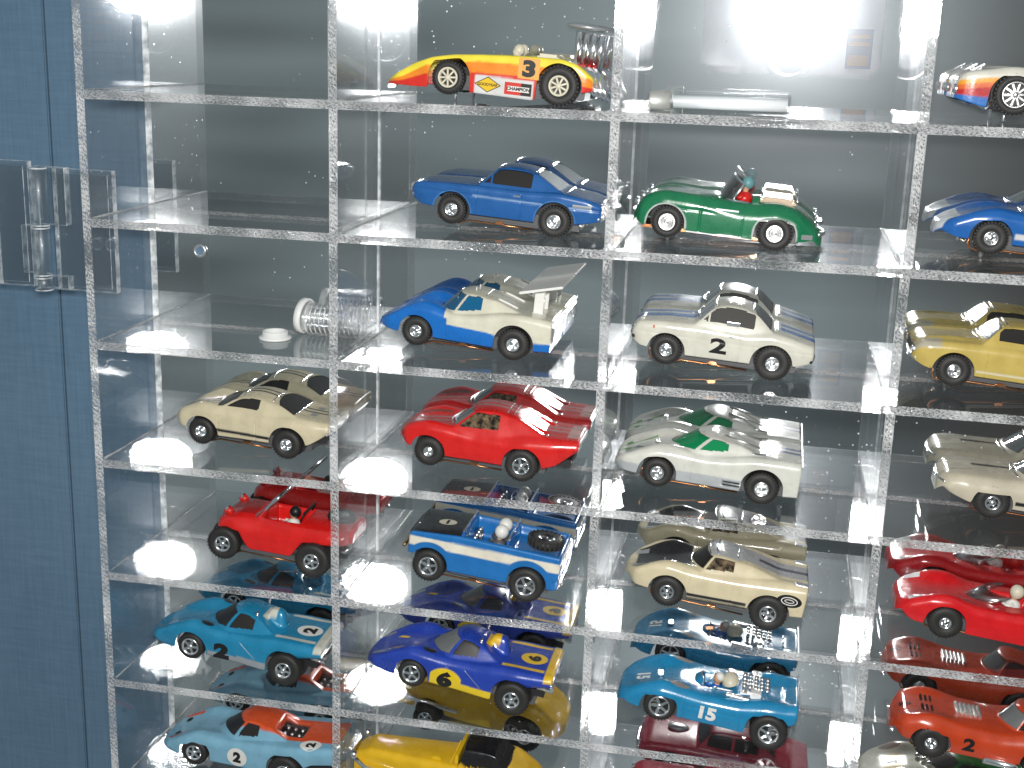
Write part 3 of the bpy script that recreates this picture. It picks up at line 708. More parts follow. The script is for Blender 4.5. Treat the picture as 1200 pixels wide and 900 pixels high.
for xi, x in enumerate(XS[1:-1]):
    for k in range(len(edges) - 1):
        zt = edges[k] - T2 - .02; zb = edges[k + 1] + T2 + .02
        jx = random.uniform(-.35, .35)
        mb = MB(); mb.box(-T2, T2, 0, D, zb, zt, mis=[0, 0, 3, 0, 0, 0])
        for xx in (-T2 + .16, T2 - .16): mb.box(xx - .13, xx + .13, -.04, .1, zb, zt, mi=5)  # painted highlight strips on the uprights too
        mb.box(T2 - .9, T2 - .1, D - .5, D - .05, zb, zt, mi=4)
        cpart(mb, 'divider', AC, (x + jx, 0, 0))
mb = MB(); mb.box(-T2, T2, 0, D + 1.5, -330, 90, mis=[0, 0, 3, 4, 0, 0]); cpart(mb, 'side_panel', AC, (XS[0], 0, 0))
for z in [ZTOP] + zrows:       # cement beads along the joints of shelves and uprights
    for x in XS[:-1]:
        for sd in ((1,) if x == 0 else (-1, 1)):
            mb = MB(); pts = [(x + sd * (T2 + .25 + random.uniform(-.1, .12)), 1 + k * (D - 1.5) / 14, z + T2 + .18) for k in range(15)]
            mb.tube(pts, [random.uniform(.18, .42) for _ in pts], 6); cpart(mb, 'glue_seam', [M['edgeback']], (0, 0, 0))
# small drilled hole with a bright washer in the mirror
mb = MB(); mb.lathe([(1.7, .2), (1.75, -.5), (2.3, -.7), (2.7, -.3), (2.7, .2)], n=26)
mb.lathe([(.01, -.02), (1.7, -.02)], n=26, mi=1)
cpart(mb, 'screw_eyelet', [M['dchrome'], M['wall']], (19.9, D - .1, -59.3))

# ------------------------------------------------------------------ hinge
hg = bpy.data.objects.new('hinge', None); COL.objects.link(hg); hg.empty_display_size = .01; hg.parent = case
hg['label'] = 'clear plastic hinge with a round barrel on the left side panel'
HM = [M['hingeface'], M['edgev2'], M['hingeedge']]
def hp(mb, name, mi=0):
    o = mb.build(name, HM, hg); o.location = (0, -D * MM, ZTOP * 6.1 * MM); return o
def leaf(x0, x1, y0, y1, z0, z1):
    mb = MB(); mb.box(x0, x1, y0, y1, z0, z1, mis=[2, 2, 0, 0, 2, 2])
    mb.box(x0 + 1.6, x1 - 1.6, y0 - .5, y0 - .02, z0 + 1.6, z1 - 1.6, mis=[2, 2, 0, 0, 2, 2]); hp(mb, 'hinge_leaf')
leaf(-50, -35.5, 22, 25, -72.5, -26); leaf(-25.5, -1.8, 22, 25, -73, -28)
for (za, zb, x0, x1) in ((-49, -27.5, -33.6, -20.5), (-67.5, -49.3, -39, -33.6), (-73, -67.8, -33.6, -21)):
    mb = MB(); mb.lathe([(.01, za), (2.6, za), (3.3, za + .4), (3.3, zb - .4), (2.6, zb), (.01, zb)], (-29.5, 19, 0), 'z', 28)
    mb.box(x0, x1, 21.4, 25.4, za + .2, zb - .2, mis=[2, 2, 0, 0, 2, 2]); hp(mb, 'hinge_knuckle')
    mb = MB(); mb.lathe([(3.34, za + .1), (3.34, za + .6)], (-29.5, 19, 0), 'z', 28, mi=2); mb.lathe([(3.34, zb - .6), (3.34, zb - .1)], (-29.5, 19, 0), 'z', 28, mi=2); hp(mb, 'knuckle_highlight')  # pale frosted bands added as the bright highlights of the barrel
mb = MB(); mb.lathe([(.01, -72), (1.1, -72), (1.1, -28), (.01, -28)], (-29.5, 19, 0), 'z', 14); hp(mb, 'hinge_pin')

# ------------------------------------------------------------------ loose bits on the shelves
cp = empty('push_cap', (59, 25, ZS[2] + T2), 'small flat white plastic cap lying on the empty left shelf', 'cap')
mb = MB(); mb.lathe([(.01, .05), (5.7, .05), (6.0, .5), (5.7, 1.0), (4.7, 1.2), (4.6, 2.9), (4.2, 3.1), (3.8, 2.8), (3.7, 1.3), (.01, 1.2)], axis='z', n=32)
mb.build('cap_disc', M['capwhite'], cp)
tb = empty('clear_vial', (66, 37, ZS[2] + T2 + .25), 'clear vial of coiled springs with a white end cap lying on the empty left shelf', 'vial', rot=(0, 0, 0))
mb = MB(); mb.lathe([(.01, -1.2), (5.6, -1.2), (6.6, -.9), (6.6, 1.4), (5.8, 1.7), (5.8, 0), (.01, 0)], (0, 0, 6.7), 'x', 34); mb.build('end_cap', M['capwhite'], tb, (-1, 0, 0), (0, R_(6), R_(-8)))
mb = MB(); mb.lathe([(5.6, 0.2), (5.7, .6), (5.7, 22), (5.0, 23), (.01, 23), (.01, 22.3), (4.6, 22.3), (5.1, 21.5), (5.1, .8), (5.6, .2)], (0, 0, 5.9), 'x', 34); mb.build('vial_tube', M['tubewall'], tb)
for k in range(11):
    mb = MB(); mb.lathe([(5.75, -.28), (6.1, 0), (5.75, .28)], (0, 0, 0), 'x', 34); mb.build('vial_rib', M['ring'], tb, (2.0 + k * 1.85, 0, 5.9))
for k, (yy, zz) in enumerate(((-2.2, 3.8), (2.2, 3.8), (0, 7.7))):
    mb = MB(); mb.tube([(2 + 18 * t / 160, yy + 1.9 * math.cos(t * .55), zz + 1.9 * math.sin(t * .55)) for t in range(161)], .34, 5); mb.build('coil_spring', M['chrome'], tb)
rod = empty('clear_tube', (192, 22, ZS[0] + T2), 'bright clear plastic tube with a plugged left end lying on the top shelf', 'tube')
mb = MB(); mb.lathe([(3.1, 0), (3.1, 45), (2.5, 45), (2.5, .3), (3.1, 0)], (0, 0, 3.15), 'x', 30); mb.build('tube_wall', M['tubewall'], rod, None, (0, 0, R_(1)))
mb = MB(); mb.lathe([(.01, -.3), (2.9, -.3), (3.2, 0), (3.2, 6.5), (2.45, 6.6), (.01, 6.6)], (0, 0, 3.25), 'x', 26); mb.build('end_plug', principled('frosted_plug', (.7, .7, .66), .5, trans=.6), rod)
mb = MB(); mb.lathe([(.01, 7.5), (2.2, 7.5), (2.2, 44), (.01, 44)], (0, 0, 3.0), 'x', 22); mb.build('glare_filling', principled('white_glare_core', (.93, .95, .97), .22), rod)  # white core added inside so the tube looks whitened by the flash

# camera held by the photographer, seen faintly in the mirror
cb = empty('compact_camera', (CX, CY - 32, CZ - 14), 'silver compact camera reflected in the mirror beside the glare', 'camera')
mb = MB(); mb.box(-60, 62, -14, 14, 0, 66, ch=5); mb.build('camera_body', M['camsilver'], cb)
mb = MB(); mb.lathe([(17, -2), (17, 3), (14, 4), (13.5, 1), (7, .5), (.01, .2)], (0, 14.5, 14.5), 'y', 36); mb.build('lens_barrel', M['dchrome'], cb)
mb = MB(); mb.box(38, 55, 14.1, 14.5, 6, 32); mb.build('label_plate', M['camblue'], cb)
mb = MB(); mb.box(40, 53, 14.6, 14.8, 8, 15); mb.box(40, 53, 14.6, 14.8, 21, 23.5); mb.box(40, 53, 14.6, 14.8, 26, 28.5); mb.build('label_print', M['orange'], cb)

# ------------------------------------------------------------------ the cars
def solid(c):
    c = np.array(c, float)
    def f(u, y, z, side):
        a = np.empty(u.shape + (3,)); a[...] = c; return a
    return f
def put(a, mask, c): a[mask] = c
WHITE = (.60, .585, .50); CREAM = (.60, .53, .36); RED = (.60, .012, .010)
TJ = lambda wb=-36, rf=5.0, rr=5.6, ho=13.0, st='tjet', hub=2.2, lf=0, str_=None, hubr=None: [
    (wb, rf, 3.6, ho - .3, hub, st, lf), (0, rr, 4.6, ho + .2, hubr or hub, str_ or st, 0)]
def bumper(car, b, u, z, hw, mat, bow=1.2, r=.55, name='bumper', sgn=-1):
    mb = MB(); mb.tube([(u - bow * (k / 6) ** 2, hw * k / 6, z) for k in range(-6, 7)], r, 8); mb.build(name, mat, car)
def lamps(car, u, y, z, r, mat, name='headlight', ax='x', d=.6, rim=True):
    for sd in (-1, 1):
        mb = MB(); mb.lathe([(r, d), (r, -d * .4), (r * .8, -d)], (0, 0, 0), ax, 18)
        mb.lathe([(r * .8, -d * .7), (.01, -d * 1.1)], (0, 0, 0), ax, 18, mi=1)
        mb.build(name, [M['chrome'], mat], car, (u, sd * y, z))
def wtrim_glint(b, car, us, mat=None, r=.22, w=None, name='window_trim_glint'):
    mat = mat or M['chrome']; c = b.cab
    for u in us:
        uw = u[0]; half = u[1]; bow = u[2] if len(u) > 2 else 0
        pts = [(uw + bow * (k / 8) ** 2, half * k / 8) for k in range(-8, 9)]
        b.strip(name, pts, r, mat, car, .05)  # chrome strips added for the flash highlights along the window edges

# --- row 1, second column: striped open racer number 3
c = car_root('racing_car', 161.0, 1, 34.0, 4.3, 'yellow, orange and red open racer with number 3 and tall chrome stacks')
b = Body(-61, 11, [(-61, 9), (-56, 11.5), (-46, 13.2), (-36, 13.6), (4, 13.6), (9, 13), (11, 12)],
         [(-61, 1.6), (-56, 5.2), (-50, 9), (-44, 11.6), (-36, 13.2), (-28, 13.9), (-14, 15), (0, 15.4), (5, 14.2), (9, 11.6), (11, 10)],
         [(-61, 1.6), (-56, 4.8), (-50, 8), (-40, 11.5), (-28, 13.2), (-14, 14), (0, 14.6), (6, 13.6), (11, 10)],
         [(-61, .9), (-50, 1.0), (-44, 1.4), (-30, 1.2), (-9, .9), (6, 4.5), (11, 6.0)], [(-37.5, 5.4, 7.3), (0, 6.2, 7.7)], r=1.2,
         pits=[(-23, -12, -9.5, 9.5, 9)], tuck=.4, nose_r=5)
def pf(u, y, z, side):
    a = np.empty(u.shape + (3,)); a[...] = (.80, .66, .05)
    o_line = np.interp(u, [-61, -54, -46, -36, -28, 0, 11], [1.5, 3.9, 8.4, 10.2, 11.6, 12.2, 9.6])
    r_line = np.interp(u, [-61, -54, -46, -36, -28, 0, 11], [1.2, 2.6, 5.6, 6.8, 8.0, 8.6, 6.8])
    put(a, side & (z < o_line), (.80, .24, .02)); put(a, side & (z < r_line), (.62, .03, .02))
    put(a, ~side & (np.abs(y) < 5.5) & (u < -24), (.62, .10, .02)); put(a, ~side & (np.abs(y) < 9) & (u > -24), (.6, .58, .48))
    put(a, side & (z < 7.2) & (u > -28.5) & (u < -8.4), (.62, .62, .60))
    return a
b.build(c, pf, {}, c)
WF = (-38, 5.6, 3.4, 13.2, 3.4, 'eight', -.4); WR = (0, 6.6, 5.5, 14.0, 3.4, 'eight', 0)
wheels(c, [WF, WR], M['cream']); chassis(c, b, WF, WR, wire=False)
b.decal('number_patch', rect2d(-3.6, 3.6, -3.4, 3.4), (-10.5, 11.0), M['orangepatch'], c)
b.decal('door_number', text2d('3', .06), (-10.5, 11.0), M['inkblack'], c, size=5.6, ax=(1.35, 0), off=.12)
b.decal('sponsor_plate', poly2d([(-4.6, 0), (0, 2.6), (4.6, 0), (0, -2.6)]), (-24.0, 4.4), M['inkblack'], c, size=1, off=.06)
b.decal('sponsor_plate', poly2d([(-4.1, 0), (0, 2.3), (4.1, 0), (0, -2.3)]), (-24.0, 4.4), M['yellow'], c, size=1, off=.10)
b.decal('sponsor_lettering', text2d('GOODYEAR', .03), (-24.0, 4.4), M['inkblack'], c, size=.95, off=.16)
b.decal('sponsor_plate', poly2d([(-4.6, 2), (1, 2), (1, -2), (-4.6, -2)]), (-13.6, 4.0), M['inkred'], c, off=.06)
b.decal('sponsor_plate', poly2d([(1, 2), (4.6, 2), (4.6, -2), (1, -2)]), (-13.6, 4.0), M['inkblack'], c, off=.06)
b.decal('sponsor_plate', poly2d([(-3.6, .8), (3.9, .8), (3.9, -.9), (-3.6, -.9)]), (-13.6, 4.0), M['inkwhite'], c, off=.11)
b.decal('sponsor_lettering', text2d('CHAMPION', .05), (-13.5, 4.0), M['inkblack'], c, size=1.2, off=.16)
for yy in (-3.2, 3.8): driver(c, -17, yy, 12.6, M['cream'], M['bluep'], 1.9, face=M['cream'], arms=False)
for k in range(4):
    for sd in (-1, 1):
        mb = MB(); x = 3.0 + k * 2.6; mb.tube([(x, sd * 2.2, 12.5), (x + .3, sd * 3.2, 18), (x + .5, sd * 3.8, 24.4 - .2 * k)], [.9, .9, 1.15], 10)
        mb.build('intake_stack', M['chrome'], c)
for k in range(4):
    for sd in (-1, 1):
        mb = MB(); x = 7 + k * 1.6; mb.tube([(x - 2, sd * 6, 13), (x + 1.5, sd * 8.5, 10.5), (x + 2.5, sd * 9.5, 7), (x + 5, sd * 9.8, 4.5 - k * .4)], .8, 8); mb.build('exhaust_pipe', M['chrome'], c)
    mb = MB(); mb.box(4.2 + k * 1.7, 5.4 + k * 1.7, -6, 6, 12.2, 14.2, ch=.2); mb.build('engine_cover', M['redlens'], c)
mb = MB(); mb.ell((0, 0, 0), (7.0, 5.6, 1.2), n=26, m=8); mb.build('air_scoop', M['silver'], c, (5.2, 0, 26.2), (0, R_(2), 0))
mb = MB(); mb.box(-9.5, -2, -7.5, 7.5, 13.4, 16.2, ch=.8); mb.build('rear_deck', M['cream'], c)

# --- row 2, second column: blue coupe
c = car_root('coupe_car', 161.2, 2, 33.6, 4.3, 'metallic blue hardtop coupe on the second shelf with brown front hub')
b = Body(-51, 15.6, [(-51, 12), (-47, 13.2), (-36, 13.6), (2, 13.6), (12, 13.2), (15.6, 12.4)],
         [(-51, 12.0), (-48, 13.2), (-36, 14.0), (-27, 14.0), (-10, 14.2), (0, 15.0), (10, 14.2), (15.6, 12.6)],
         [(-51, 12.8), (-46, 14.0), (-27, 15.0), (-10, 15.0), (4, 15.6), (15.6, 13.4)],
         [(-51, 8), (-47, 5.6), (-29, 4.2), (-7, 4.3), (8, 5.4), (15.6, 7.2)], [(-36, 4.6, 6.6), (0, 5.2, 6.9)], r=1.3, tail_r=.8,
         cab=dict(u=(-29.5, -21.5, -9.5, 4.0), zb=14.0, zr=22.2, wb=12.6, wt=9.4, crown=.9, fall=.6, side=[(-26.0, -23.4), (-22.8, -9.2)], lo=.8, hi=1.3, k=1.2), crease=(10.8, .35), nose_r=2)
b.doors = (-27.5, -12.0)
def pf(u, y, z, side):
    a = np.empty(u.shape + (3,)); a[...] = (.014, .095, .30)
    put(a, ~side & (np.abs(np.abs(y) - 2.6) < 1.2) & ((u < -28) | (u > 4)), (.012, .05, .14))
    put(a, side & (np.abs(z - 10.8) < .25) & (u > -29) & (u < 12), (.22, .34, .52))
    for uc, zc, ra in ((-36, 4.6, 6.6), (0, 5.2, 6.9)):
        r = np.hypot(u - uc, z - zc); put(a, side & (r < ra + .4), (.05, .17, .42))
    return a
b.build(c, pf, dict(rear_window=M['winglare'], windshield=M['winclear']), c)
WF = (-36, 5.0, 3.8, 13.3, 2.3, 'tjet', 0); WR = (0, 5.4, 4.4, 13.6, 2.5, 'tjet', 0)
wheels(c, [WF, WR]); chassis(c, b, WF, WR)
wtrim_glint(b, c, [(-29.2, 8, 1.0), (-22.2, 7.5, .6), (-8.6, 7.0), (3.0, 8.5)], r=.38)
bumper(c, b, 15.8, 8.0, 12.2, M['chrome'], 1, .6); bumper(c, b, -51.2, 8.6, 11.5, M['chrome'], -1, .6, sgn=-1)
for k in range(5):
    mb = MB(); mb.box(15.4, 15.9, -11.5 + k * .1, 11.5, 9.2 + k * .75, 9.5 + k * .75); mb.build('tail_panel', M['chrome'] if k % 2 else M['redlens'], c)
for k in range(6):
    mb = MB(); mb.box(-51.6, -51.0, -11 + k * 1.6, -10.2 + k * 1.6, 9.6, 12, ch=.1); mb.build('grille', M['chrome'], c)
b.decal('name_script', rect2d(-3.2, 3.2, -.5, .5), (9, 11.6), M['silver'], c)
b.decal('door_handle', rect2d(-1.2, 1.2, -.25, .25), (-13.5, 12.4), M['chrome'], c, off=.25)

# --- row 2, third column: green roadster with driver
c = car_root('roadster_car', 234.8, 2, 33.4, 4.0, 'dark green open roadster with a driver in red and a raised windshield')
b = Body(-47.5, 15.5, [(-47.5, 9), (-45, 11.5), (-38, 13.3), (-30, 13.5), (-14, 13.2), (0, 13.6), (8, 12.8), (15.5, 9.5)],
         [(-47.5, 6.5), (-45.5, 10.5), (-42, 13.3), (-37, 14.4), (-30, 14.3), (-20, 13.4), (-12, 12.0), (-6, 12.4), (0, 13.2), (5, 12.6), (11, 9.6), (15.5, 5.6)],
         [(-47.5, 8), (-44, 12.6), (-38, 14.6), (-22, 15.6), (-8, 15), (0, 15.4), (6, 14.4), (12, 10.6), (15.5, 6.5)],
         [(-47.5, 5.2), (-44, 3.2), (-30, 3.2), (-6, 2.8), (7, 3.6), (15.5, 5)], [(-36, 4.5, 6.5), (0, 5.0, 6.9)], r=3.2, tail_r=3, nose_r=4,
         fen=[(-38, 9, 10.5, 3, .8), (1, 8, 10.5, 3, .5)], pits=[(-18, -6.2, -9, 9, 10)], tuck=.3, cp=3.4, crease=(10.2, .25))
b.doors = (-24.8, -10.8)
def pf(u, y, z, side):
    a = np.empty(u.shape + (3,)); a[...] = (.008, .150, .062)
    put(a, ~side & (np.abs(np.abs(y) - 5.6) < .5) & (u < -20), (.006, .08, .035))
    for uc, zc, ra in ((-36, 4.5, 6.5), (0, 5.0, 6.9)):
        put(a, side & (np.hypot(u - uc, z - zc) < ra + .5), (.45, .48, .46))
    return a
b.build(c, pf, {}, c)
WF = (-35.5, 5.3, 3.6, 13.2, 2.9, 'rings', -.2); WR = (0, 5.7, 4.2, 13.6, 2.9, 'rings', 0)
wheels(c, [WF, WR]); chassis(c, b, WF, WR, wire=False, brass=True)
mb = MB(); mb.box(-44, -5, -9, 9, 2.0, 3.0, ch=.2); mb.build('pan_plate', M['copper'], c)
mb = MB(); mb.box(-29, -7, -13.0, 13.0, 2.6, 3.5, ch=.2); mb.build('running_board', M['silver'], c)
driver(c, -11.5, -2.0, 16.2, M['teal'], M['red'], 2.1)
mb = MB()
for k in range(12):
    y0, y1 = -7.6 + k * 15.2 / 12, -7.6 + (k + 1) * 15.2 / 12
    x0, x1 = .075 * y0 * y0, .075 * y1 * y1
    mb.add([(x0, y0, 0), (x1, y1, 0), (x1, y1, 8.4), (x0, y0, 8.4), (x0 + .5, y0, 0), (x1 + .5, y1, 0), (x1 + .5, y1, 8.4), (x0 + .5, y0, 8.4)], [(0, 1, 2, 3), (7, 6, 5, 4)], 0)
mb.build('windshield', M['creamscreen'], c, (-20.4, 0, 14.6), (0, R_(30), 0))
mb = MB(); mb.tube([(4.4, -7.8, -.6)] + [(.075 * y * y, y, 8.6) for y in np.linspace(-7.6, 7.6, 9)] + [(4.4, 7.8, -.6)], .55, 8); mb.build('windshield_frame', M['chrome'], c, (-20.2, 0, 14.6), (0, R_(30), 0))
mb = MB(); mb.tube([(-20, -8.6, 14.6), (-19.2, -8.8, 15.3)], [.7, .9], 10); mb.tube([(-20, 8.0, 14.6), (-19.2, 8.0, 15.6)], [.7, .9], 10); mb.build('wing_mirror', M['chrome'], c)
mb = MB(); mb.tube([(-15.5 + 0, -2 + 2.2 * math.cos(t * .5), 15.4 + 1.9 * math.sin(t * .5)) for t in range(13)], .28, 6, closed=True); mb.build('steering_wheel', M['cream'], c)
for yy in (-6.3, 1.2):
    mb = MB(); mb.box(-6.2, 5.6, yy, yy + 5.4, 13.6, 16.4, ch=1.0); mb.build('folded_top', M['tan'], c)
    mb = MB(); mb.box(-5.5, 4.2, yy + .6, yy + 4.6, 16.5, 17.2, ch=.35); mb.build('folded_top_chrome', M['chrome'], c)
    mb = MB(); mb.ell((5.9, yy + 2.6, 16), (.8, .8, .9)); mb.build('seat_knob', M['chrome'], c)
mb = MB(); mb.tube([(-17.5, -8.2, 14.2), (-13, -8.8, 13.8), (-9, -8.4, 13.8)], [.6, .9, .6], 8); mb.build('door_trim', M['chrome'], c)
b.decal('sill_flash', rect2d(-4, 3.5, -.3, .3), (-16, 11.4), M['silver'], c, off=.12)
bumper(c, b, 16.0, 6.5, 8.6, M['chrome'], 2, .7); bumper(c, b, -48.0, 6.6, 8.5, M['chrome'], -2.2, .6)
lamps(c, -46.6, 8.6, 10.6, 1.3, M['lenswhite']); lamps(c, 13.4, 8.4, 9.2, .9, M['redlens'], 'tail_lamp')
b.decal('number_plate', rect2d(-1.8, 1.8, -.8, .8), (10.5, 5.6), M['silver'], c)

# --- row 3, second column: blue nosed white car with high wing
c = car_root('winged_racing_car', 148.4, 3, 33.6, 4.3, 'blue and white closed racer with blue windows and a tall white rear wing')
b = Body(-50.5, 13.0, [(-50.5, 10), (-46, 12.6), (-38, 13.5), (0, 13.8), (13, 13.6)],
         [(-50.5, 7.2), (-46, 9.6), (-41, 12.6), (-36, 14.2), (-30, 14), (-23, 12.8), (-14, 13.6), (-4, 15.8), (3, 16.2), (13, 15.2)],
         [(-50.5, 7.5), (-46, 9.0), (-38, 11.2), (-30, 13), (-20, 14), (-8, 16), (2, 16.6), (13, 15.8)],
         [(-50.5, 5.6), (-44, 4.2), (-29, 3.8), (-7, 3.4), (8, 4.2), (13, 4.6)], [(-35.5, 4.7, 6.4), (0, 5.4, 7.2)], r=2.0, tail_r=.6, nose_r=4,
         fen=[(-34, 8, 9.8, 3.0, 3.0)],
         cab=dict(u=(-30, -22, -12, 10), zb=13.2, zr=21.2, wb=12.0, wt=8.6, crown=.8, fall=.6, side=[(-22.8, -13.0)], rear=False, lo=.9, hi=1.3, bow=.05))
b.doors = (-24.5,)
def pf(u, y, z, side):
    a = np.empty(u.shape + (3,)); a[...] = (.62, .60, .48)
    B = (.008, .135, .47)
    line = np.interp(u, [-24.7, -24.5, -10, -3, 3, 13], [30, 9.4, 8.6, 7.4, 6.8, 7.4])
    put(a, side & (z < line) | (side & (u < -24.6)), B)
    put(a, ~side & ((u < -25.5) | ((np.abs(y) < 9.5) & (u < -22.5) & (z < 19.6))), B)
    return a
b.build(c, pf, dict(side_window=M['winblue'], windshield=M['winblue']), c)
WF = (-35.3, 5.2, 3.8, 13.3, 2.3, 'tjet', 0); WR = (0, 5.6, 4.6, 13.8, 2.4, 'tjet', 0)
wheels(c, [WF, WR]); chassis(c, b, WF, WR)
for sd in (-1, 1):
    mb = MB(); mb.box(4.6, 8.0, sd * 5 - .5, sd * 5 + .5, 15, 25, ch=.2); mb.build('wing_strut', M['white'], c)
mb = MB(); mb.box(-8.4, 7.4, -13.2, 13.2, -.45, .45, ch=.3); mb.build('rear_wing', M['white'], c, (8.2, 0, 26.2), (0, R_(-15), 0))
for k in range(6):
    mb = MB(); y0 = -11.5 + k * 4; mb.box(13.0, 13.8, y0, y0 + 2.6, 7.2, 13.6, ch=.3); mb.build('tail_louvre', M['chrome'], c)
bumper(c, b, 13.4, 15.0, 13, M['chrome'], .2, .3, 'tail_edge')
wtrim_glint(b, c, [(-12.4, 7.2), (-22.6, 7.0)], r=.2)
for sd in (-1, 1): 
    mb = MB(); mb.tube([(-17, sd * 3, 20.4), (-17, sd * 3, 22)], .25, 6); mb.build('roof_stub', M['white'], c)
    b.strip('deck_rib', [(-8 + k * .9, sd * 6.4) for k in range(9)], .45, M['white'], c, .1)

# --- row 3, third column: white coupe number 2
c = car_root('coupe_car', 237.5, 3, 33.4, 4.3, 'white hardtop coupe with blue stripes and black door number 2')
b = Body(-48.6, 13.2, [(-48.6, 11.6), (-45, 13), (-36, 13.6), (-20, 13.3), (0, 13.8), (9, 13.2), (13.2, 12.2)],
         [(-48.6, 11.0), (-46.5, 13.6), (-38, 14.6), (-25, 14.8), (-10, 14.2), (-1, 15.4), (6, 14.6), (13.2, 12.4)],
         [(-48.6, 12.4), (-46, 14.6), (-36, 16.0), (-25, 16.6), (-10, 16), (0, 16.6), (13.2, 13.8)],
         [(-48.6, 7.5), (-45, 5.4), (-29, 4.2), (-7, 4.6), (8, 5.8), (13.2, 7.6)], [(-36, 4.7, 6.5), (-.4, 5.2, 7.1)], r=1.8,
         fen=[(-2, 7, 11, 3, .4)],
         cab=dict(u=(-29.5, -21.2, -9.5, .5), zb=14.8, zr=23.6, wb=12.9, wt=9.4, crown=1.0, fall=.8, side=[(-26.6, -23.2), (-22.6, -7.6)], lo=.5, hi=1.1, k=1.1), crease=(10.6, .12))
b.doors = (-26.0, -11.6)
def pf(u, y, z, side):
    a = np.empty(u.shape + (3,)); a[...] = WHITE
    put(a, ~side & (np.abs(np.abs(y) - 3.5) < 2.4) & ((u < -27.5) & (z < 17.6) | (u > 1.2)), (.015, .13, .42))
    put(a, ~side & (np.abs(y) < 5.9) & (np.abs(y) > 5.3) & ((u < -27.5) & (z < 17.6) | (u > 1.2)), (.015, .13, .42))
    return a
b.build(c, pf, dict(rear_window=M['winclear'], windshield=M['winglare'], side_window=M['cabin']), c)
WF = (-36, 5.2, 3.8, 13.3, 2.3, 'tjet', 0); WR = (0, 5.9, 4.6, 13.9, 2.4, 'tjet', 0)
wheels(c, [WF, WR]); chassis(c, b, WF, WR)
b.decal('door_number', text2d('2', .04), (-18.6, 9.2), M['inkblack'], c, size=5.4, ax=(1.6, 0))
wtrim_glint(b, c, [(-27.3, 7.6, 1.2), (-21.8, 7.6, .7), (-8.6, 7.0), (.2, 8.4)], r=.36)
b.decal('painted_shine', rect2d(-4, 4, -1.2, 1.2), (-14.5, 12.8), M['silver'], c, size=.25)  # small silver mark painted on as a shine, no fitted panel
bumper(c, b, 13.5, 8.0, 12, M['black'], 1, .55); bumper(c, b, -49.0, 8.2, 11.6, M['black'], -1.5, .6)
lamps(c, -48.2, 9.4, 10.4, 1.2, M['lenswhite'])
b.decal('side_marker', rect2d(-.25, .25, -.5, .5), (-41, 12.8), M['inkred'], c)
b.decal('door_handle', rect2d(-1, 1, -.3, .3), (-13.2, 12.6), M['cream'], c, off=.3)
mb = MB(); mb.box(-17, -12.5, -12.2, -11.7, 16.2, 17.8, ch=.1); mb.build('roll_bar_glint', M['chrome'], c)  # chrome sliver shaped to stand in for a glint at the side window

# --- row 4, first column: cream GT coupe
c = car_root('coupe_car', 64.2, 4, 33.4, 4.3, 'cream low coupe with thin black centre stripes and black sill stripe')
b = Body(-46.5, 15.5, [(-46.5, 10), (-43, 12.4), (-35, 13.5), (-18, 13.2), (0, 13.9), (10, 13.2), (15.5, 12)],
         [(-46.5, 9.2), (-43, 11.8), (-36, 14.6), (-28, 14.8), (-18, 14.4), (-8, 14.4), (0, 14.8), (8, 15.0), (15.5, 15.0)],
         [(-46.5, 9.8), (-42, 12), (-34, 14), (-26, 15.4), (-8, 16), (2, 16), (15.5, 15.6)],
         [(-46.5, 7.6), (-42, 5.6), (-29, 4.2), (-7, 4.8), (8, 6.2), (12, 9), (15.5, 11.8)], [(-34, 4.6, 6.5), (0, 5.2, 7.1)], r=2.4, tail_r=.6, nose_r=4.5,
         fen=[(-35, 8, 9.6, 3.2, 1.6), (1, 8, 10, 3, .5)],
         cab=dict(u=(-32, -20.5, -9, 7), zb=14.2, zr=21.0, wb=12.6, wt=8.4, crown=1, fall=.7, side=[(-27.5, -12.5)], lo=.2, hi=.8, bow=.02))
b.doors = (-27.4, -12.6)
def pf(u, y, z, side):
    a = np.empty(u.shape + (3,)); a[...] = CREAM
    put(a, ~side & (np.abs(np.abs(y) - 1.6) < .55), (.015, .015, .02))
    put(a, side & (np.abs(z - 6.6) < .6) & (u > -28.5) & (u < -6), (.012, .012, .015))
    return a
b.build(c, pf, {}, c)
WF = (-34, 5.0, 3.8, 13.2, 2.3, 'tjet', 0); WR = (0, 5.5, 4.6, 13.9, 2.4, 'tjet', 0)
wheels(c, [WF, WR]); chassis(c, b, WF, WR)
wtrim_glint(b, c, [(-31.0, 8.4, 2.0), (-20.8, 7.4, 1.2), (-8.4, 7.2), (1.6, 8.8)], r=.3)
bumper(c, b, 15.2, 11.0, 11.5, M['dchrome'], .6, .5); lamps(c, 15.2, 8.5, 12.6, 1.0, M['redlens'], 'tail_lamp')
for sd in (-1, 1): b.decal('deck_vent', rect2d(-1.3, 1.3, -1.2, 1.2), (7, sd * 4.2), M['silver'], c, 'top', off=.12)

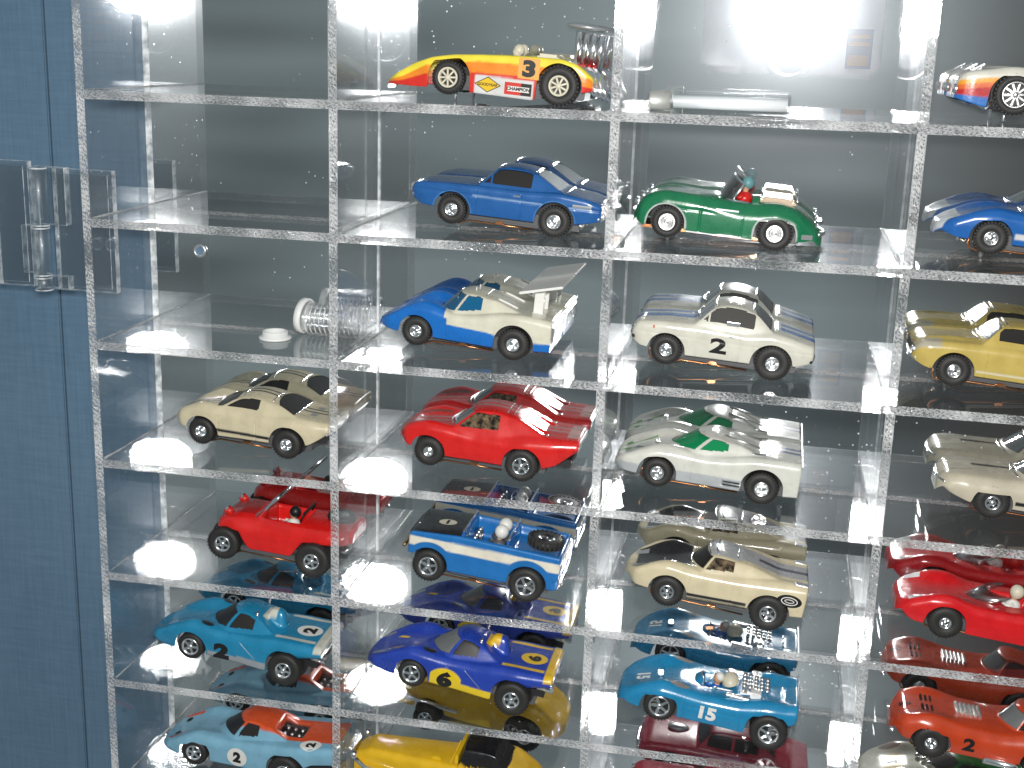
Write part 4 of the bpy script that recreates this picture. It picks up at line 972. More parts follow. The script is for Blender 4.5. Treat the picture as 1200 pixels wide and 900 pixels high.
# --- row 4, second column: red racer coupe
c = car_root('coupe_car', 152.8, 4, 33.4, 4.3, 'bright red racing coupe with silver stripes and rear air scoops')
b = Body(-47.5, 19.5, [(-47.5, 9), (-44, 11.8), (-36, 13.5), (-18, 13.0), (0, 13.9), (10, 13.4), (19.5, 12)],
         [(-47.5, 10.4), (-43, 13.4), (-36, 15.4), (-28, 15.2), (-20, 14.2), (-8, 14.0), (0, 15.0), (8, 15.8), (19.5, 17.2)],
         [(-47.5, 11), (-43, 13), (-36, 14.2), (-27, 15.4), (-8, 16.6), (4, 17.2), (19.5, 17.8)],
         [(-47.5, 9.2), (-43, 6.2), (-28, 4.4), (-6, 4.6), (7, 5.6), (12, 7.5), (19.5, 14)], [(-35, 4.9, 6.6), (0, 5.4, 7.2)], r=2.6, tail_r=.6, nose_r=5,
         fen=[(-36, 8, 9.8, 3.2, 1.6), (2, 9, 10.2, 3, .8)],
         cab=dict(u=(-30.0, -19.5, -7, 11), zb=15, zr=23.6, wb=12.2, wt=8.4, crown=.9, fall=.6, side=[(-24.5, -10.0)], lo=1.4, hi=1.8, rear=False, bow=.02))
b.doors = (-29.6, -9.2)
def pf(u, y, z, side):
    a = np.empty(u.shape + (3,)); a[...] = RED
    put(a, ~side & (np.abs(np.abs(y) - 2.2) < .8) & ~((u > -29) & (u < -20)), (.42, .20, .18))
    put(a, ~side & (np.abs(np.abs(y) - 7.2) < .7) & (u < -31) & (u > -44), (.20, .06, .05))
    put(a, ~side & (u > 14.5) & (np.abs(y) < 8), (.55, .30, .27))
    return a
b.build(c, pf, dict(windshield=M['winclear'], side_window=M['mottled']), c)
WF = (-34.4, 5.3, 3.8, 13.3, 1.9, 'tjet', 0); WR = (0, 5.9, 4.8, 14.0, 3.2, 'five', 0)
wheels(c, [WF, WR]); chassis(c, b, WF, WR)
wtrim_glint(b, c, [(-29.2, 8.0, 1.8), (-28.0, 8.0, 1.8), (-8.0, 6.2), (-5.6, 6.2)], M['dchrome'], r=.24)
for sd in (-1, 1):
    mb = MB(); mb.tube([(-7.5, sd * 6.6, 20.0), (-5, sd * 6.6, 19.8), (1, sd * 6.2, 18.2), (8, sd * 5.8, 17)], [2.6, 2.5, 1.7, .4], 18); mb.build('air_scoop', M['red'], c)
    mb = MB(); mb.box(7, 8.2, sd * 8.4 - 1.3, sd * 8.4 + 1.3, 16.6, 17.4, ch=.2); mb.build('deck_catch', M['chrome'], c)
mb = MB(); mb.box(19.2, 19.9, -9, 9, 14.6, 16.6, ch=.2); mb.build('tail_panel', M['dchrome'], c)

# --- row 4, third column: pearl white car with green windows
c = car_root('racing_car', 237.4, 4, 33.2, 4.3, 'pearl white closed racer with green tinted windows and dark blue tail stripes')
b = Body(-52, 12.4, [(-52, 10.5), (-48, 12.8), (-40, 13.5), (-20, 13.2), (0, 13.8), (12.4, 13.6)],
         [(-52, 7.0), (-49.5, 9.6), (-44, 12), (-37, 13.4), (-29, 13.6), (-20, 13.2), (-12, 14.0), (-4, 15.8), (4, 16.2), (12.4, 16.2)],
         [(-52, 7.4), (-48, 9.2), (-40, 12), (-31, 14.2), (-20, 15), (-8, 16.4), (4, 17), (12.4, 16.6)],
         [(-52, 4.8), (-46, 3.8), (-30, 3.4), (-7, 3.4), (8, 4), (12.4, 4.4)], [(-36.4, 4.8, 6.9), (0, 5.4, 7.4)], r=2.2, tail_r=.5, nose_r=4,
         fen=[(-36, 8, 9.6, 3.2, 2.0)],
         cab=dict(u=(-35.0, -23, -14, 6), zb=13.0, zr=20.8, wb=12.0, wt=8.4, crown=1, fall=.7, side=[(-23.4, -13.2)], rear=False, lo=.7, hi=1.3, bow=.06))
b.doors = (-24.6,)
def pf(u, y, z, side):
    a = np.empty(u.shape + (3,)); a[...] = (.60, .60, .54)
    put(a, side & (z < 7.4) & (((u > -30) & (u < -7)) | (u < -43)), (.40, .42, .43))
    put(a, ~side & (np.abs(y) > 1) & (np.abs(y) < 3.4) & (u > -2), (.02, .05, .16))
    g = ~side & (u < -38.5) & (np.abs(y - 0) < 8) & (np.abs(np.abs(y) - (u + 52) * .35 - 1.2) < .5); put(a, g, (.12, .30, .05))
    return a
b.build(c, pf, dict(side_window=M['wingreen'], windshield=M['wingreen']), c)
WF = (-36.2, 5.2, 4.2, 13.3, 2.5, 'tjet', 0); WR = (0, 5.7, 5.2, 13.9, 2.6, 'tjet', 0)
wheels(c, [WF, WR]); chassis(c, b, WF, WR)
b.decal('hood_number', text2d('4', .03), (-44.5, -2.5), principled('navy_print', (.03, .06, .15), .4), c, 'top', size=3.4, shear=.3)
for yy in (-6, 6): b.decal('hood_badge', disc2d(1.6, 1.1), (-48.0, yy * .6), principled('green_print', (.05, .25, .06), .4), c, 'top')
mb = MB(); mb.box(-38.8, -37.4, -3, -.4, 12.2, 14.0, ch=.2); mb.build('hood_catch', M['chrome'], c)
for sd in (-1, 1):
    mb = MB(); mb.tube([(-15, sd * 4.6, 20.2), (-2, sd * 5.2, 17.6)], .35, 8); mb.build('deck_rail', M['dchrome'], c)
    mb = MB(); mb.tube([(-10, sd * 9.6, 16.3), (0, sd * 9.8, 16.8)], .45, 8); mb.build('deck_rail', M['chrome'], c)
b.decal('side_vent', rect2d(-3.3, 3.3, -1.2, 1.2), (-10.5, 5.6), M['dchrome'], c, off=.15)
for k in range(2): b.decal('vent_slot', rect2d(-2.9, 2.9, -.25, .25), (-10.5, 5.1 + k * 1.1), M['inkblack'], c, off=.22)
mb = MB(); mb.box(12.3, 12.9, -13, 13, 14.8, 16, ch=.2); mb.build('tail_edge', M['chrome'], c)

# --- row 5, first column: red dune buggy
c = car_root('dune_buggy_car', 75.2, 5, 30.4, 5.4, 'red open dune buggy with black-helmeted driver and spare wheel behind')
b = Body(-42, 13.2, [(-42, 8), (-39, 11.5), (-33, 12.8), (-22, 12.2), (-8, 12.6), (4, 13), (10, 12), (13.2, 10.5)],
         [(-42, 11.5), (-40, 13.6), (-36, 15.4), (-30, 14.4), (-22, 13.4), (-14, 13.6), (-6, 15.0), (2, 16.4), (13.2, 17.8)],
         [(-42, 12.6), (-38, 16.2), (-32, 18.2), (-24, 19), (-8, 19), (4, 19.6), (13.2, 19.0)],
         [(-42, 11), (-38, 12.2), (-31.5, 13.0), (-28.5, 8), (-26, 5.2), (-9.4, 5.6), (-7.5, 9), (-5, 12.4), (8, 13.2), (13.2, 14.0)], [(-36, 6, 7.0)], r=2.6, tail_r=3, nose_r=4,
         pits=[(-22.5, -7, -7.6, 7.6, 10)], tuck=.2, cp=3.0)
b.doors = ()
def pf(u, y, z, side):
    a = np.empty(u.shape + (3,)); a[...] = (.62, .010, .008)
    put(a, ~side & (u < -26) & (np.abs(y) < 7.5), (.36, .012, .012))
    return a
b.build(c, pf, {}, c)
WF = (-36, 6.2, 5.0, 14.2, 3.1, 'five', -.3); WR = (0, 6.6, 7.0, 15.6, 3.1, 'five', 0)
wheels(c, [WF, WR]); chassis(c, b, WF, WR, hw=7, zt=9.5)
mb = MB(); mb.box(-30, -6, -11, 11, 3.2, 5.4, ch=.4); mb.build('floor_pan', M['grey'], c)
driver(c, -13.0, -1.5, 15.4, M['black'], M['white'], 2.2)
mb = MB(); mb.box(-.3, .3, -8.2, 8.2, 0, 11.2, ch=.2); mb.build('windshield', M['screen'], c, (-24.6, 0, 18.0), (0, R_(42), 0))
mb = MB(); mb.tube([(0, -8.6, -.6), (0, -8.4, 11), (0, -7.6, 11.6), (0, 7.6, 11.6), (0, 8.4, 11), (0, 8.6, -.6)], .85, 8, closed=True); mb.build('windshield_frame', M['chrome'], c, (-24.6, 0, 18.0), (0, R_(42), 0))
lamps(c, -37.5, 7.2, 17.4, 1.5, M['redlens']); 
for sd in (-1, 1):
    mb = MB(); mb.ell((-37, sd * 7.2, 16.8), (2.0, 1.7, 1.7)); mb.build('lamp_housing', M['red'], c)
mb = MB(); mb.lathe([(5.2, -1), (5.6, 0), (5.2, 1), (3.4, 1.3), (3.0, .8)], (0, 0, 0), 'z', 30); sp = mb.build('spare_wheel', M['rubber'], c, (5.6, 0, 20.4))
mb = MB(); mb.lathe([(3.0, .6), (2.6, 1.2), (1.4, .5), (.8, 1.3), (.01, 1.4)], (0, 0, 0), 'z', 24); mb.build('spare_rim', M['chrome'], sp)
mb = MB(); mb.tube([(-8.5, -6.5, 18), (-7.5, -6, 21), (-7.5, 6, 21), (-8.5, 6.5, 18)], .5, 8); mb.build('roll_bar', M['black'], c)
for sd in (-1, 1):
    mb = MB(); mb.tube([(6, sd * 6, 9), (10, sd * 6.5, 9), (12.8, sd * 5, 12)], .8, 8); mb.build('exhaust_pipe', M['chrome'], c)

# --- row 5, second column: blue open off-roader
c = car_root('off_road_car', 156.6, 5, 29.5, 6.0, 'blue open off-road truck with a cream side stripe and black hood marked 1')
b = Body(-45.4, 11.2, [(-45.4, 12.8), (11.2, 13.2)], [(-45.4, 17.6), (-26, 19.2), (11.2, 18.8)], [(-45.4, 18.2), (-26, 19.8), (11.2, 19.2)],
         [(-45.4, 9.5), (-43, 9.2), (-29.6, 5.0), (-8.6, 5.2), (9, 6), (11.2, 6.4)], [(-37, 5.4, 7.2), (0, 5.9, 7.4)], r=.7, tail_r=.6, nose_r=.8,
         pits=[(-24.5, -9.6, -10.6, 10.6, 11.5), (-8.2, 9.4, -10.8, 10.8, 15.5)], tuck=.3, cp=4, sm=.3)
b.doors = ()
def pf(u, y, z, side):
    a = np.empty(u.shape + (3,)); a[...] = (.012, .145, .42)
    zz = np.interp(u, [-46, 12], [15.6, 16.0]); low = zz - 2.9
    arch = np.maximum(np.where(np.abs(u + 37) < 9.5, 5.4 + np.sqrt(np.maximum(9.5 ** 2 - (u + 37) ** 2, 0)), 0), np.where(np.abs(u) < 9.8, 5.9 + np.sqrt(np.maximum(9.8 ** 2 - u ** 2, 0)), 0))
    put(a, side & (z < zz + .6) & (z > np.maximum(low, arch)), (.72, .68, .56))
    put(a, ~side & (u < -26.2) & (u > -45) & (np.abs(y) < 12.0), (.014, .014, .016))
    return a
b.build(c, pf, {}, c)
WF = (-36.8, 6.0, 4.6, 13.8, 3.6, 'five', -.2); WR = (0, 6.4, 5.6, 14.6, 3.7, 'five', 0)
wheels(c, [WF, WR]); chassis(c, b, WF, WR, hw=8)
mb = MB(); mb.box(-29, -8, -12.4, 12.4, 4.2, 5.8, ch=.4); mb.build('side_step', M['grey'], c)
b.decal('hood_roundel', disc2d(2.8, 3.4), (-34, -1), M['cream'], c, 'top'); b.decal('hood_number', text2d('1', .05), (-34, -1), M['inkblack'], c, 'top', size=4.0, ax=(1, 0), ay=(0, 1), off=.14)
for yy in (-3.6, 3.6): driver(c, -13.5, yy, 17.0, M['white'], M['grey'], 2.6, arms=True)
for uu in (-25.6, -9.0):
    mb = MB(); mb.box(uu - .4, uu + .4, -11.6, 11.6, 19.2, 21.0, ch=.25); mb.build('cross_rail', M['bluep'], c)
    mb = MB(); mb.box(uu - .3, uu + .3, -11.4, 11.4, 21.05, 21.4); mb.build('rail_trim', M['chrome'], c)
mb = MB(); mb.tube([(-20.5 + 0, -3.6 + 2.4 * math.cos(t * .5), 17.6 + 2.2 * math.sin(t * .5)) for t in range(13)], .3, 6, closed=True); mb.build('steering_wheel', M['dchrome'], c)
for k in range(5):
    mb = MB(); mb.ell((-22.5, -7 + k * 3, 16.5), (1, 1, 1)); mb.build('dash_part', M['dchrome'], c)
mb = MB(); mb.lathe([(3.4, 1.2), (3.5, -1.3), (6.3, -1.5), (6.7, 0), (6.3, 1.5), (3.4, 1.2)], (0, 0, 0), 'z', 34)
for q in range(22):
    t = 2 * math.pi * q / 22; mb.box(6.3 * math.cos(t) - .45, 6.3 * math.cos(t) + .45, 6.3 * math.sin(t) - .45, 6.3 * math.sin(t) + .45, -1.4, 1.75)
sp = mb.build('spare_wheel', M['rubber'], c, (3.4, -1.5, 20.0))
mb = MB(); mb.lathe([(3.4, 1.0), (3.0, 1.5), (2.3, .6), (1.0, .6), (.8, 1.4), (.01, 1.5)], (0, 0, 0), 'z', 24); mb.build('spare_rim', M['chrome'], sp)
mb = MB(); mb.tube([(11.8, 13 * k / 6, 8.2) for k in range(-6, 7)], .7, 8); mb.build('bumper', M['chrome'], c)
mb = MB(); mb.tube([(-47, 12 * k / 6, 11.5) for k in range(-6, 7)], .7, 8); mb.build('bumper', M['brass'], c)
for k in range(7):
    mb = MB(); mb.box(-46, -45.5, -9 + k * 2.6, -7.6 + k * 2.6, 12.4, 16.8, ch=.2); mb.build('grille_bar', M['black'], c)
mb = MB(); mb.box(11.3, 11.9, -13, -11.6, 9, 17, ch=.2); mb.box(11.3, 11.9, 11.6, 13, 9, 17, ch=.2); mb.build('tail_lamp', M['chrome'], c)

# --- row 5, third column: cream racer with black hood
c = car_root('coupe_car', 242.7, 5, 28.6, 7.3, 'cream racing coupe with black hood, silver roof and oval badge on its tail flank')
b = Body(-52.2, 11.8, [(-52.2, 7.5), (-48, 11.4), (-38, 13.4), (-20, 13.4), (0, 13.8), (11.8, 13.6)],
         [(-52.2, 8.4), (-48, 10.8), (-43, 13.8), (-37, 15.2), (-30, 14.6), (-22, 14.8), (-10, 15.2), (0, 16), (11.8, 17.6)],
         [(-52.2, 9), (-47, 10.2), (-38, 12.6), (-28, 15.6), (-10, 17.4), (0, 18), (11.8, 18.4)],
         [(-52.2, 7.2), (-47, 4.8), (-30, 4.6), (-8, 6.0), (7, 6.6), (11.8, 7.2)], [(-35.6, 5.0, 6.9), (0, 5.8, 7.4)], r=2.0, tail_r=.6, nose_r=6,
         fen=[(-37, 8, 9.4, 3.2, 2.4), (2, 12, 11, 2.4, 1.0)],
         cab=dict(u=(-30, -23.5, -14, 14), zb=15, zr=22.0, wb=12.2, wt=8.2, crown=.9, fall=.4, side=[(-25.5, -14.4)], rear=False, lo=.6, hi=1.4, bow=.03))
b.doors = (-28.6, -13.5)
def pf(u, y, z, side):
    a = np.empty(u.shape + (3,)); a[...] = (.62, .54, .36)
    put(a, ~side & (u < -29.5) & (u > -48.5) & (np.abs(y) < np.interp(u, [-49, -40, -36, -29], [8, 9.6, 10.4, 9.6])), (.020, .020, .023))
    put(a, ~side & (u > -24) & (u < -12) & (np.abs(y) < 7.4), (.42, .43, .44))
    put(a, ~side & (u >= -12) & (np.abs(y) < 5.8), (.36, .36, .37)); put(a, ~side & (u > -6) & (np.abs(y) < 1.2), (.06, .06, .09))
    put(a, side & (np.abs(z - np.interp(u, [-30, -7], [6.2, 7.4])) < .65) & (u > -29.5) & (u < -8), (.012, .012, .016))
    put(a, side & (np.abs(z - np.interp(u, [-30, -7], [5.0, 6.2])) < .2) & (u > -29.5) & (u < -8), (.012, .012, .016))
    return a
b.build(c, pf, dict(side_window=M['mottled']), c)
WF = (-35.6, 5.6, 4.4, 13.4, 2.6, 'five', 0); WR = (0, 6.4, 5.4, 14.4, 3.0, 'five', 0)
wheels(c, [WF, WR]); chassis(c, b, WF, WR)
b.decal('oval_badge', disc2d(4.3, 2.4), (6.2, 12.6), M['inkblack'], c, off=.08)
b.decal('badge_ring', disc2d(2.9, 1.6, r0=.35), (6.2, 12.6), M['inkwhite'], c, off=.14)
b.decal('badge_centre', disc2d(1.7, .75, r0=.3), (6.2, 12.6), M['inkwhite'], c, off=.14)
b.decal('hood_scoop_line', rect2d(-.25, .25, -2.2, 2.2), (-38.8, -1), M['silver'], c, 'top', ax=(1, 0), ay=(0, 1), off=.15)
for sd in (-1, 1):
    b.decal('hood_lamp_cover', rect2d(-2.2, 2.2, -1.3, 1.3), (-47.2, sd * 6.0), M['silver'], c, 'top', ax=(1, 0), ay=(0, 1))
    mb = MB(); mb.box(7.0, 11.6, sd * 10.4 - 1.5, sd * 10.4 + 1.5, 17.0, 18.6, ch=.3); mb.build('tail_cover', M['chrome'], c)
wtrim_glint(b, c, [(-29.7, 8.4, 1.8), (-24, 7.0, 1), (-21.5, 7.0, 1), (-13.6, 6.6)], r=.3)

# --- rows 6: long tailed racers
def longtail(X, yc, pitch, label, base, numcol, circ, stripe, lip, side_num, deck_num, name='racing_car'):
    c = car_root(name, X, 6, yc, pitch, label)
    b = Body(-58.6, 13.4, [(-58.6, 8.5), (-54, 11.8), (-45, 13.8), (-36, 14.2), (-22, 13.6), (0, 14.4), (13.4, 13.6)],
             [(-58.6, 4.4), (-54, 8.0), (-48, 11.8), (-41, 14.2), (-34, 14.0), (-27, 13.6), (-15, 14.2), (-6, 15.6), (4, 16.4), (13.4, 17.6)],
             [(-58.6, 4.8), (-54, 7), (-46, 10), (-36, 13.2), (-28, 15), (-10, 17), (2, 17.4), (13.4, 18.4)],
             [(-58.6, 3.4), (-48, 2.8), (-43, 3.4), (-32, 3.6), (-8, 3.0), (-6, 9), (8, 12.6), (13.4, 13.6)], [(-39, 4.9, 6.6), (-.5, 6.2, 7.6)], r=2.4, tail_r=.5, nose_r=5,
             fen=[(-40, 8.5, 9.8, 3.2, 2.6), (-1, 9, 11, 3, .6)],
             cab=dict(u=(-35.5, -25.5, -17, -4), zb=14.4, zr=22.6, wb=11.2, wt=6.4, crown=1.1, fall=.7, side=[(-25.4, -16.0)], rear=False, lo=.6, hi=1.3, bow=.07),
             feat=lambda u, y, z: smax(z, 23.2 * np.exp(-((u + 10) / 6.2) ** 4) * np.exp(-(y / 4.6) ** 4), .4))
    b.doors = ()
    def pf(u, y, z, side):
        a = np.empty(u.shape + (3,)); a[...] = base
        if side_num[1] is not None:
            put(a, side & (u > -31.8) & (u < -8) & (z < np.where(u < -20, np.where(((u + 26) ** 2 + ((z - 4)) ** 2 < 52) & (side_num[0] == '6'), 99, 5.6), 6.2)), side_num[1])
        put(a, ~side & (np.abs(y) > 8.6) & (np.abs(y) < 10.4) & (u > -6.5) & (u < 9.5), stripe)
        put(a, ~side & (u > 10.0), lip)
        put(a, ~side & (u > -14.4) & (u < -9.4) & (np.abs(y) < 4.4) & (z > 19.5), lip)
        for s2 in (-1, 1): put(a, ~side & (((u + 34) / 2.6) ** 2 + ((y - s2 * 10.4) / 1.3) ** 2 < 1), (.02, .02, .022))
        return a
    b.build(c, pf, dict(windshield=M['winclear'] if side_num[0] == '6' else M['win']), c)
    WF = (-38.9, 5.3, 4.2, 13.7, 3.5, 'five', 0); WR = (0, 6.5, 6.4, 15.8, 3.2, 'five', 0)
    wheels(c, [WF, WR]); chassis(c, b, WF, WR, wire=False, p=pitch)
    b.decal('door_number', text2d(side_num[0], .08), (-26.2, 6.6), M['inkblack'], c, size=6.8, ax=(1.35, 0))
    b.decal('deck_roundel', disc2d(4.4, 5.0), (4.2, -1), circ, c, 'top'); b.decal('deck_number', text2d(deck_num, .07), (4.2, -1), M['inkblack'], c, 'top', size=5.2, ax=(0, 1.3), ay=(-1, 0), off=.15)
    if side_num[0] == '6':
        for sd in (-1, 1): b.decal('hood_flash', poly2d([(-2.6, -.2), (1.8, -1.5), (2.4, -.5), (-1, .5)]), (-47.5, sd * 5.0), M['yellow'], c, 'top', ax=(1, 0), ay=(0, sd), off=.15)
    for sd in (-1, 1):
        b.decal('headlight', rect2d(-2.4, 2.4, -.8, .8), (-54.0, sd * 7.8), M['dchrome'], c, 'top', ax=(.95, sd * .3), ay=(-sd * .3, .95))
        mb = MB(); mb.tube([(-15.6, sd * 6.2, 20.6), (-16.8, sd * 6.4, 22.2), (-15.8, sd * 6.4, 22.8)], [.5, .55, .8], 8); mb.build('wing_mirror', M['chrome'], c)
        mb = MB(); mb.lathe([(1.5, 0), (1.9, 4.4), (1.3, 4.4), (1.2, 1)], (0, 0, 0), 'x', 16); mb.build('exhaust_pipe', M['chrome'], c, (9.5, sd * 8.2, 11.2))
    mb = MB(); mb.box(7, 11.5, -8, 8, 8.6, 12.8, ch=.8); mb.build('gearbox', M['chrome'], c)
    b.strip('door_seam', [(-19.5 + .9 * k, 12.6 - .75 * k) for k in range(9)], .12, M['silver'], c, .02, 'side')
    mb = MB(); mb.tube([(-43.6 + 6.9 * (1 - math.cos(t / 10 * 2.2)) * .5 - 1.2, -12.2, 5 + 6.6 * math.sin(t / 10 * 2.0)) for t in range(11)], .35, 6); mb.build('arch_trim', M['dchrome'], c)
    return c, b
longtail(64.6, 27.0, 7.7, 'turquoise blue long-tailed racer with number 2 in white roundel on the left shelf', (.012, .22, .40), None, M['inkwhite'], (.58, .58, .50), (.58, .58, .50), ('2', (.30, .33, .35)), '2')
longtail(153.2, 26.8, 8.3, 'royal blue long-tailed racer with yellow trim and number 6', (.016, .050, .36), None, M['yellow'], (.72, .45, .015), (.72, .45, .015), ('6', (.78, .56, .015)), '6')

# --- row 6, third column: blue open racer 15
c = car_root('open_racing_car', 246.3, 6, 26.6, 7.8, 'bright blue open racer with white number 15 and chrome engine')
b = Body(-55, 8.6, [(-55, 11), (-50, 13.2), (-40, 14.6), (-22, 14.4), (0, 14.9), (8.6, 14.2)],
         [(-55, 5.2), (-51, 8.6), (-46, 11.6), (-40, 13.4), (-33, 13.2), (-24, 12.8), (-12, 13.4), (-3, 15.4), (4, 16.2), (8.6, 17.0)],
         [(-55, 5.8), (-50, 8.4), (-42, 11.2), (-34, 13), (-20, 13.8), (-4, 14.4), (4, 15), (8.6, 17.2)],
         [(-55, 3.6), (-48, 3.0), (-33, 3.2), (-9, 3.6), (5, 9.5), (8.6, 11.5)], [(-39.4, 4.9, 6.9), (-.5, 6.2, 7.8)], r=3.4, tail_r=.6, nose_r=5,
         fen=[(-40, 8, 9.8, 3.6, 2.0), (-1, 8, 10.4, 3.6, 1.6)], pits=[(-25.5, -19, -4.8, 4.8, 9.5)],
         feat=lambda u, y, z: smax(z, 15.2 * np.exp(-((u + 26) / 6) ** 2) * np.exp(-(y / 7) ** 4), .4), tuck=.5, crease=(8.6, .2))
b.doors = (-30.5, -10.5)
def pf(u, y, z, side):
    a = np.empty(u.shape + (3,)); a[...] = (.012, .215, .42)
    for s2 in (-1, 1): put(a, ~side & (((u + 33.6) / 3.6) ** 2 + ((y - s2 * 10.2) / 1.6) ** 2 < 1), (.28, .25, .22))
    return a
b.build(c, pf, {}, c)
WF = (-39.2, 5.8, 4.6, 14.4, 3.9, 'five', 0); WR = (0, 6.6, 6.8, 16.2, 3.7, 'five', 0)
wheels(c, [WF, WR]); chassis(c, b, WF, WR, wire=False, p=7.8)
b.decal('door_number', text2d('15', .05), (-22.0, 7.6), M['inkwhite'], c, size=5.2, ax=(1.1, 0))
b.decal('nose_number', text2d('15', .05), (-47.0, -2), M['inkwhite'], c, 'top', size=4.8)
for sd in (-1, 1):
    mb = MB(); mb.lathe([(1.1, 0), (1.3, .7), (.9, .8), (.01, .5)], (0, 0, 0), 'z', 18); mb.build('nose_filler', M['chrome'], c, (-41.2, sd * .9 - 1, 11.6))
    mb = MB(); mb.box(-17, -8.5, sd * 9.6 - 1, sd * 9.6 + 1, 14.0, 15.0, ch=.3); mb.build('side_pipe', M['dchrome'], c)
    mb = MB(); mb.box(-8.6, -4.8, sd * 7.6 - 1.8, sd * 7.6 + 1.8, 14.6, 17.2, ch=.4); mb.build('fuel_box', M['lenswhite'] if sd < 0 else M['dchrome'], c)
mb = MB(); mb.ell((0, 0, 0), (3.2, 4.4, 3.6), n=20, m=10, half=True); mb.build('headrest', M['cream'], c, (-15.8, 0, 14.8), (0, R_(-20), 0))
driver(c, -20.5, -1.5, 12.6, M['white'], M['bluep'], 1.7)
b.strip('windshield_rim', [(-26.5 + 5.5 * (k / 8) ** 2, 5.6 * k / 8) for k in range(-8, 9)], .35, M['chrome'], c, .7)
b.strip('cockpit_rail', [(-21 + .9 * k, -5.8) for k in range(8)], .4, M['silver'], c, .3)
for i in range(5):
    for j in range(4):
        mb = MB(); x = -11.0 + i * 2.1; y = -4.2 + j * 2.8; mb.lathe([(.5, 0), (.55, 2.2), (.95, 3.3), (.7, 3.2), (.45, 2), (.01, 1.9)], (0, 0, 0), 'z', 12); mb.build('intake_trumpet', M['chrome'], c, (x, y, 14.0))
mb = MB(); mb.box(-12.5, -1.6, -6.2, 6.2, 11.5, 14.4, ch=.6); mb.build('engine_block', M['dchrome'], c)
mb = MB(); mb.box(8.4, 9.0, -13.8, 13.8, 12.6, 17.6, ch=.2); mb.build('tail_lip', M['dchrome'], c)
for k in range(2):
    mb = MB(); mb.box(2.6 , 3.4, -4 + k * 4, -1.6 + k * 4, 15, 16.8, ch=.2); mb.build('deck_catch', M['chrome'], c)

# --- row 7, first column: pale blue and orange racer number 2
c = car_root('racing_car', 64.0, 7, 27.0, 5.5, 'pale blue racer with orange roof and number 2 in white roundels')
b = Body(-54.5, 19, [(-54.5, 9), (-50, 12), (-42, 13.8), (-22, 13.4), (0, 14.2), (19, 13.4)],
         [(-54.5, 4), (-50, 6.8), (-44, 9.8), (-38, 11.8), (-30, 11.8), (-22, 12.6), (-10, 14.4), (0, 16), (10, 18), (19, 20)],
         [(-54.5, 4.2), (-48, 7), (-40, 10), (-30, 13), (-18, 15), (-2, 17), (10, 18.6), (19, 20.2)],
         [(-54.5, 2.8), (-46, 2.4), (-31, 2.6), (-8, 3.2), (6, 8), (10, 11), (19, 13)], [(-38, 4.9, 6.7), (0, 6.2, 7.8)], r=2.4, tail_r=.5, nose_r=5,
         fen=[(-38, 8, 9.8, 3.2, 2.2)],
         cab=dict(u=(-32, -22, -12, 6), zb=13, zr=21.6, wb=11, wt=7.0, crown=.8, fall=.6, side=[(-21.0, -13.6)], rear=False, lo=1.5, hi=1.8, bow=.07), pits=[(-7, 3.2, -5, 5, 14)])
def pf(u, y, z, side):
    a = np.empty(u.shape + (3,)); a[...] = (.20, .42, .56); O = (.68, .085, .02)
    put(a, ~side & (np.abs(y) < 8.3) & (u > -24), O); put(a, ~side & (np.abs(y - 0) < 7) & (z > 18.4), O)
    for s2 in (-1, 1): put(a, ~side & (np.abs(y - s2 * 8.6) < .9) & (u < -43.5) & (u > -51), O)
    put(a, ~side & (np.abs(y) < 5.2) & (u > -7.4) & (u < 3.6) & (z < 16.5), (.03, .02, .02))
    return a
b.build(c, pf, {}, c)
WF = (-37.9, 5.3, 4.2, 13.9, 3.2, 'five', 0); WR = (0, 6.5, 6.4, 15.4, 3.2, 'five', 0)
wheels(c, [WF, WR]); chassis(c, b, WF, WR, wire=False, p=5.5)
b.decal('door_roundel', disc2d(4.1, 4.1), (-20, 7.4), M['inkwhite'], c); b.decal('door_number', text2d('2', .07), (-20, 7.4), M['inkblack'], c, size=4.9, off=.13)
b.decal('deck_roundel', disc2d(4.3, 3.0), (8.6, -10.2), M['inkwhite'], c, 'top', ax=(1, 0), ay=(0, 1)); b.decal('deck_number', text2d('2', .07), (8.6, -10.2), M['inkblack'], c, 'top', size=3.8, ax=(0, 1.2), ay=(-1, 0), off=.13)
mb = MB(); mb.box(-6, 2.4, -4.2, 4.2, 13.5, 15.4, ch=.6); mb.build('engine_block', M['black'], c)
for k in range(6):
    mb = MB(); mb.ell((-5 + (k % 3) * 3, -2 + 4 * (k // 3), 15.6), (.8, .8, .8)); mb.build('engine_part', M['dchrome'], c)
for sd in (-1, 1):
    b.decal('headlight', disc2d(1.5, 1.2), (-48.6, sd * 5.4), M['inkblack'], c, 'top', off=.12)
    mb = MB(); mb.tube([(12, sd * 7, 10), (20, sd * 7, 10.4)], 1.1, 12); mb.build('exhaust_pipe', M['chrome'], c)

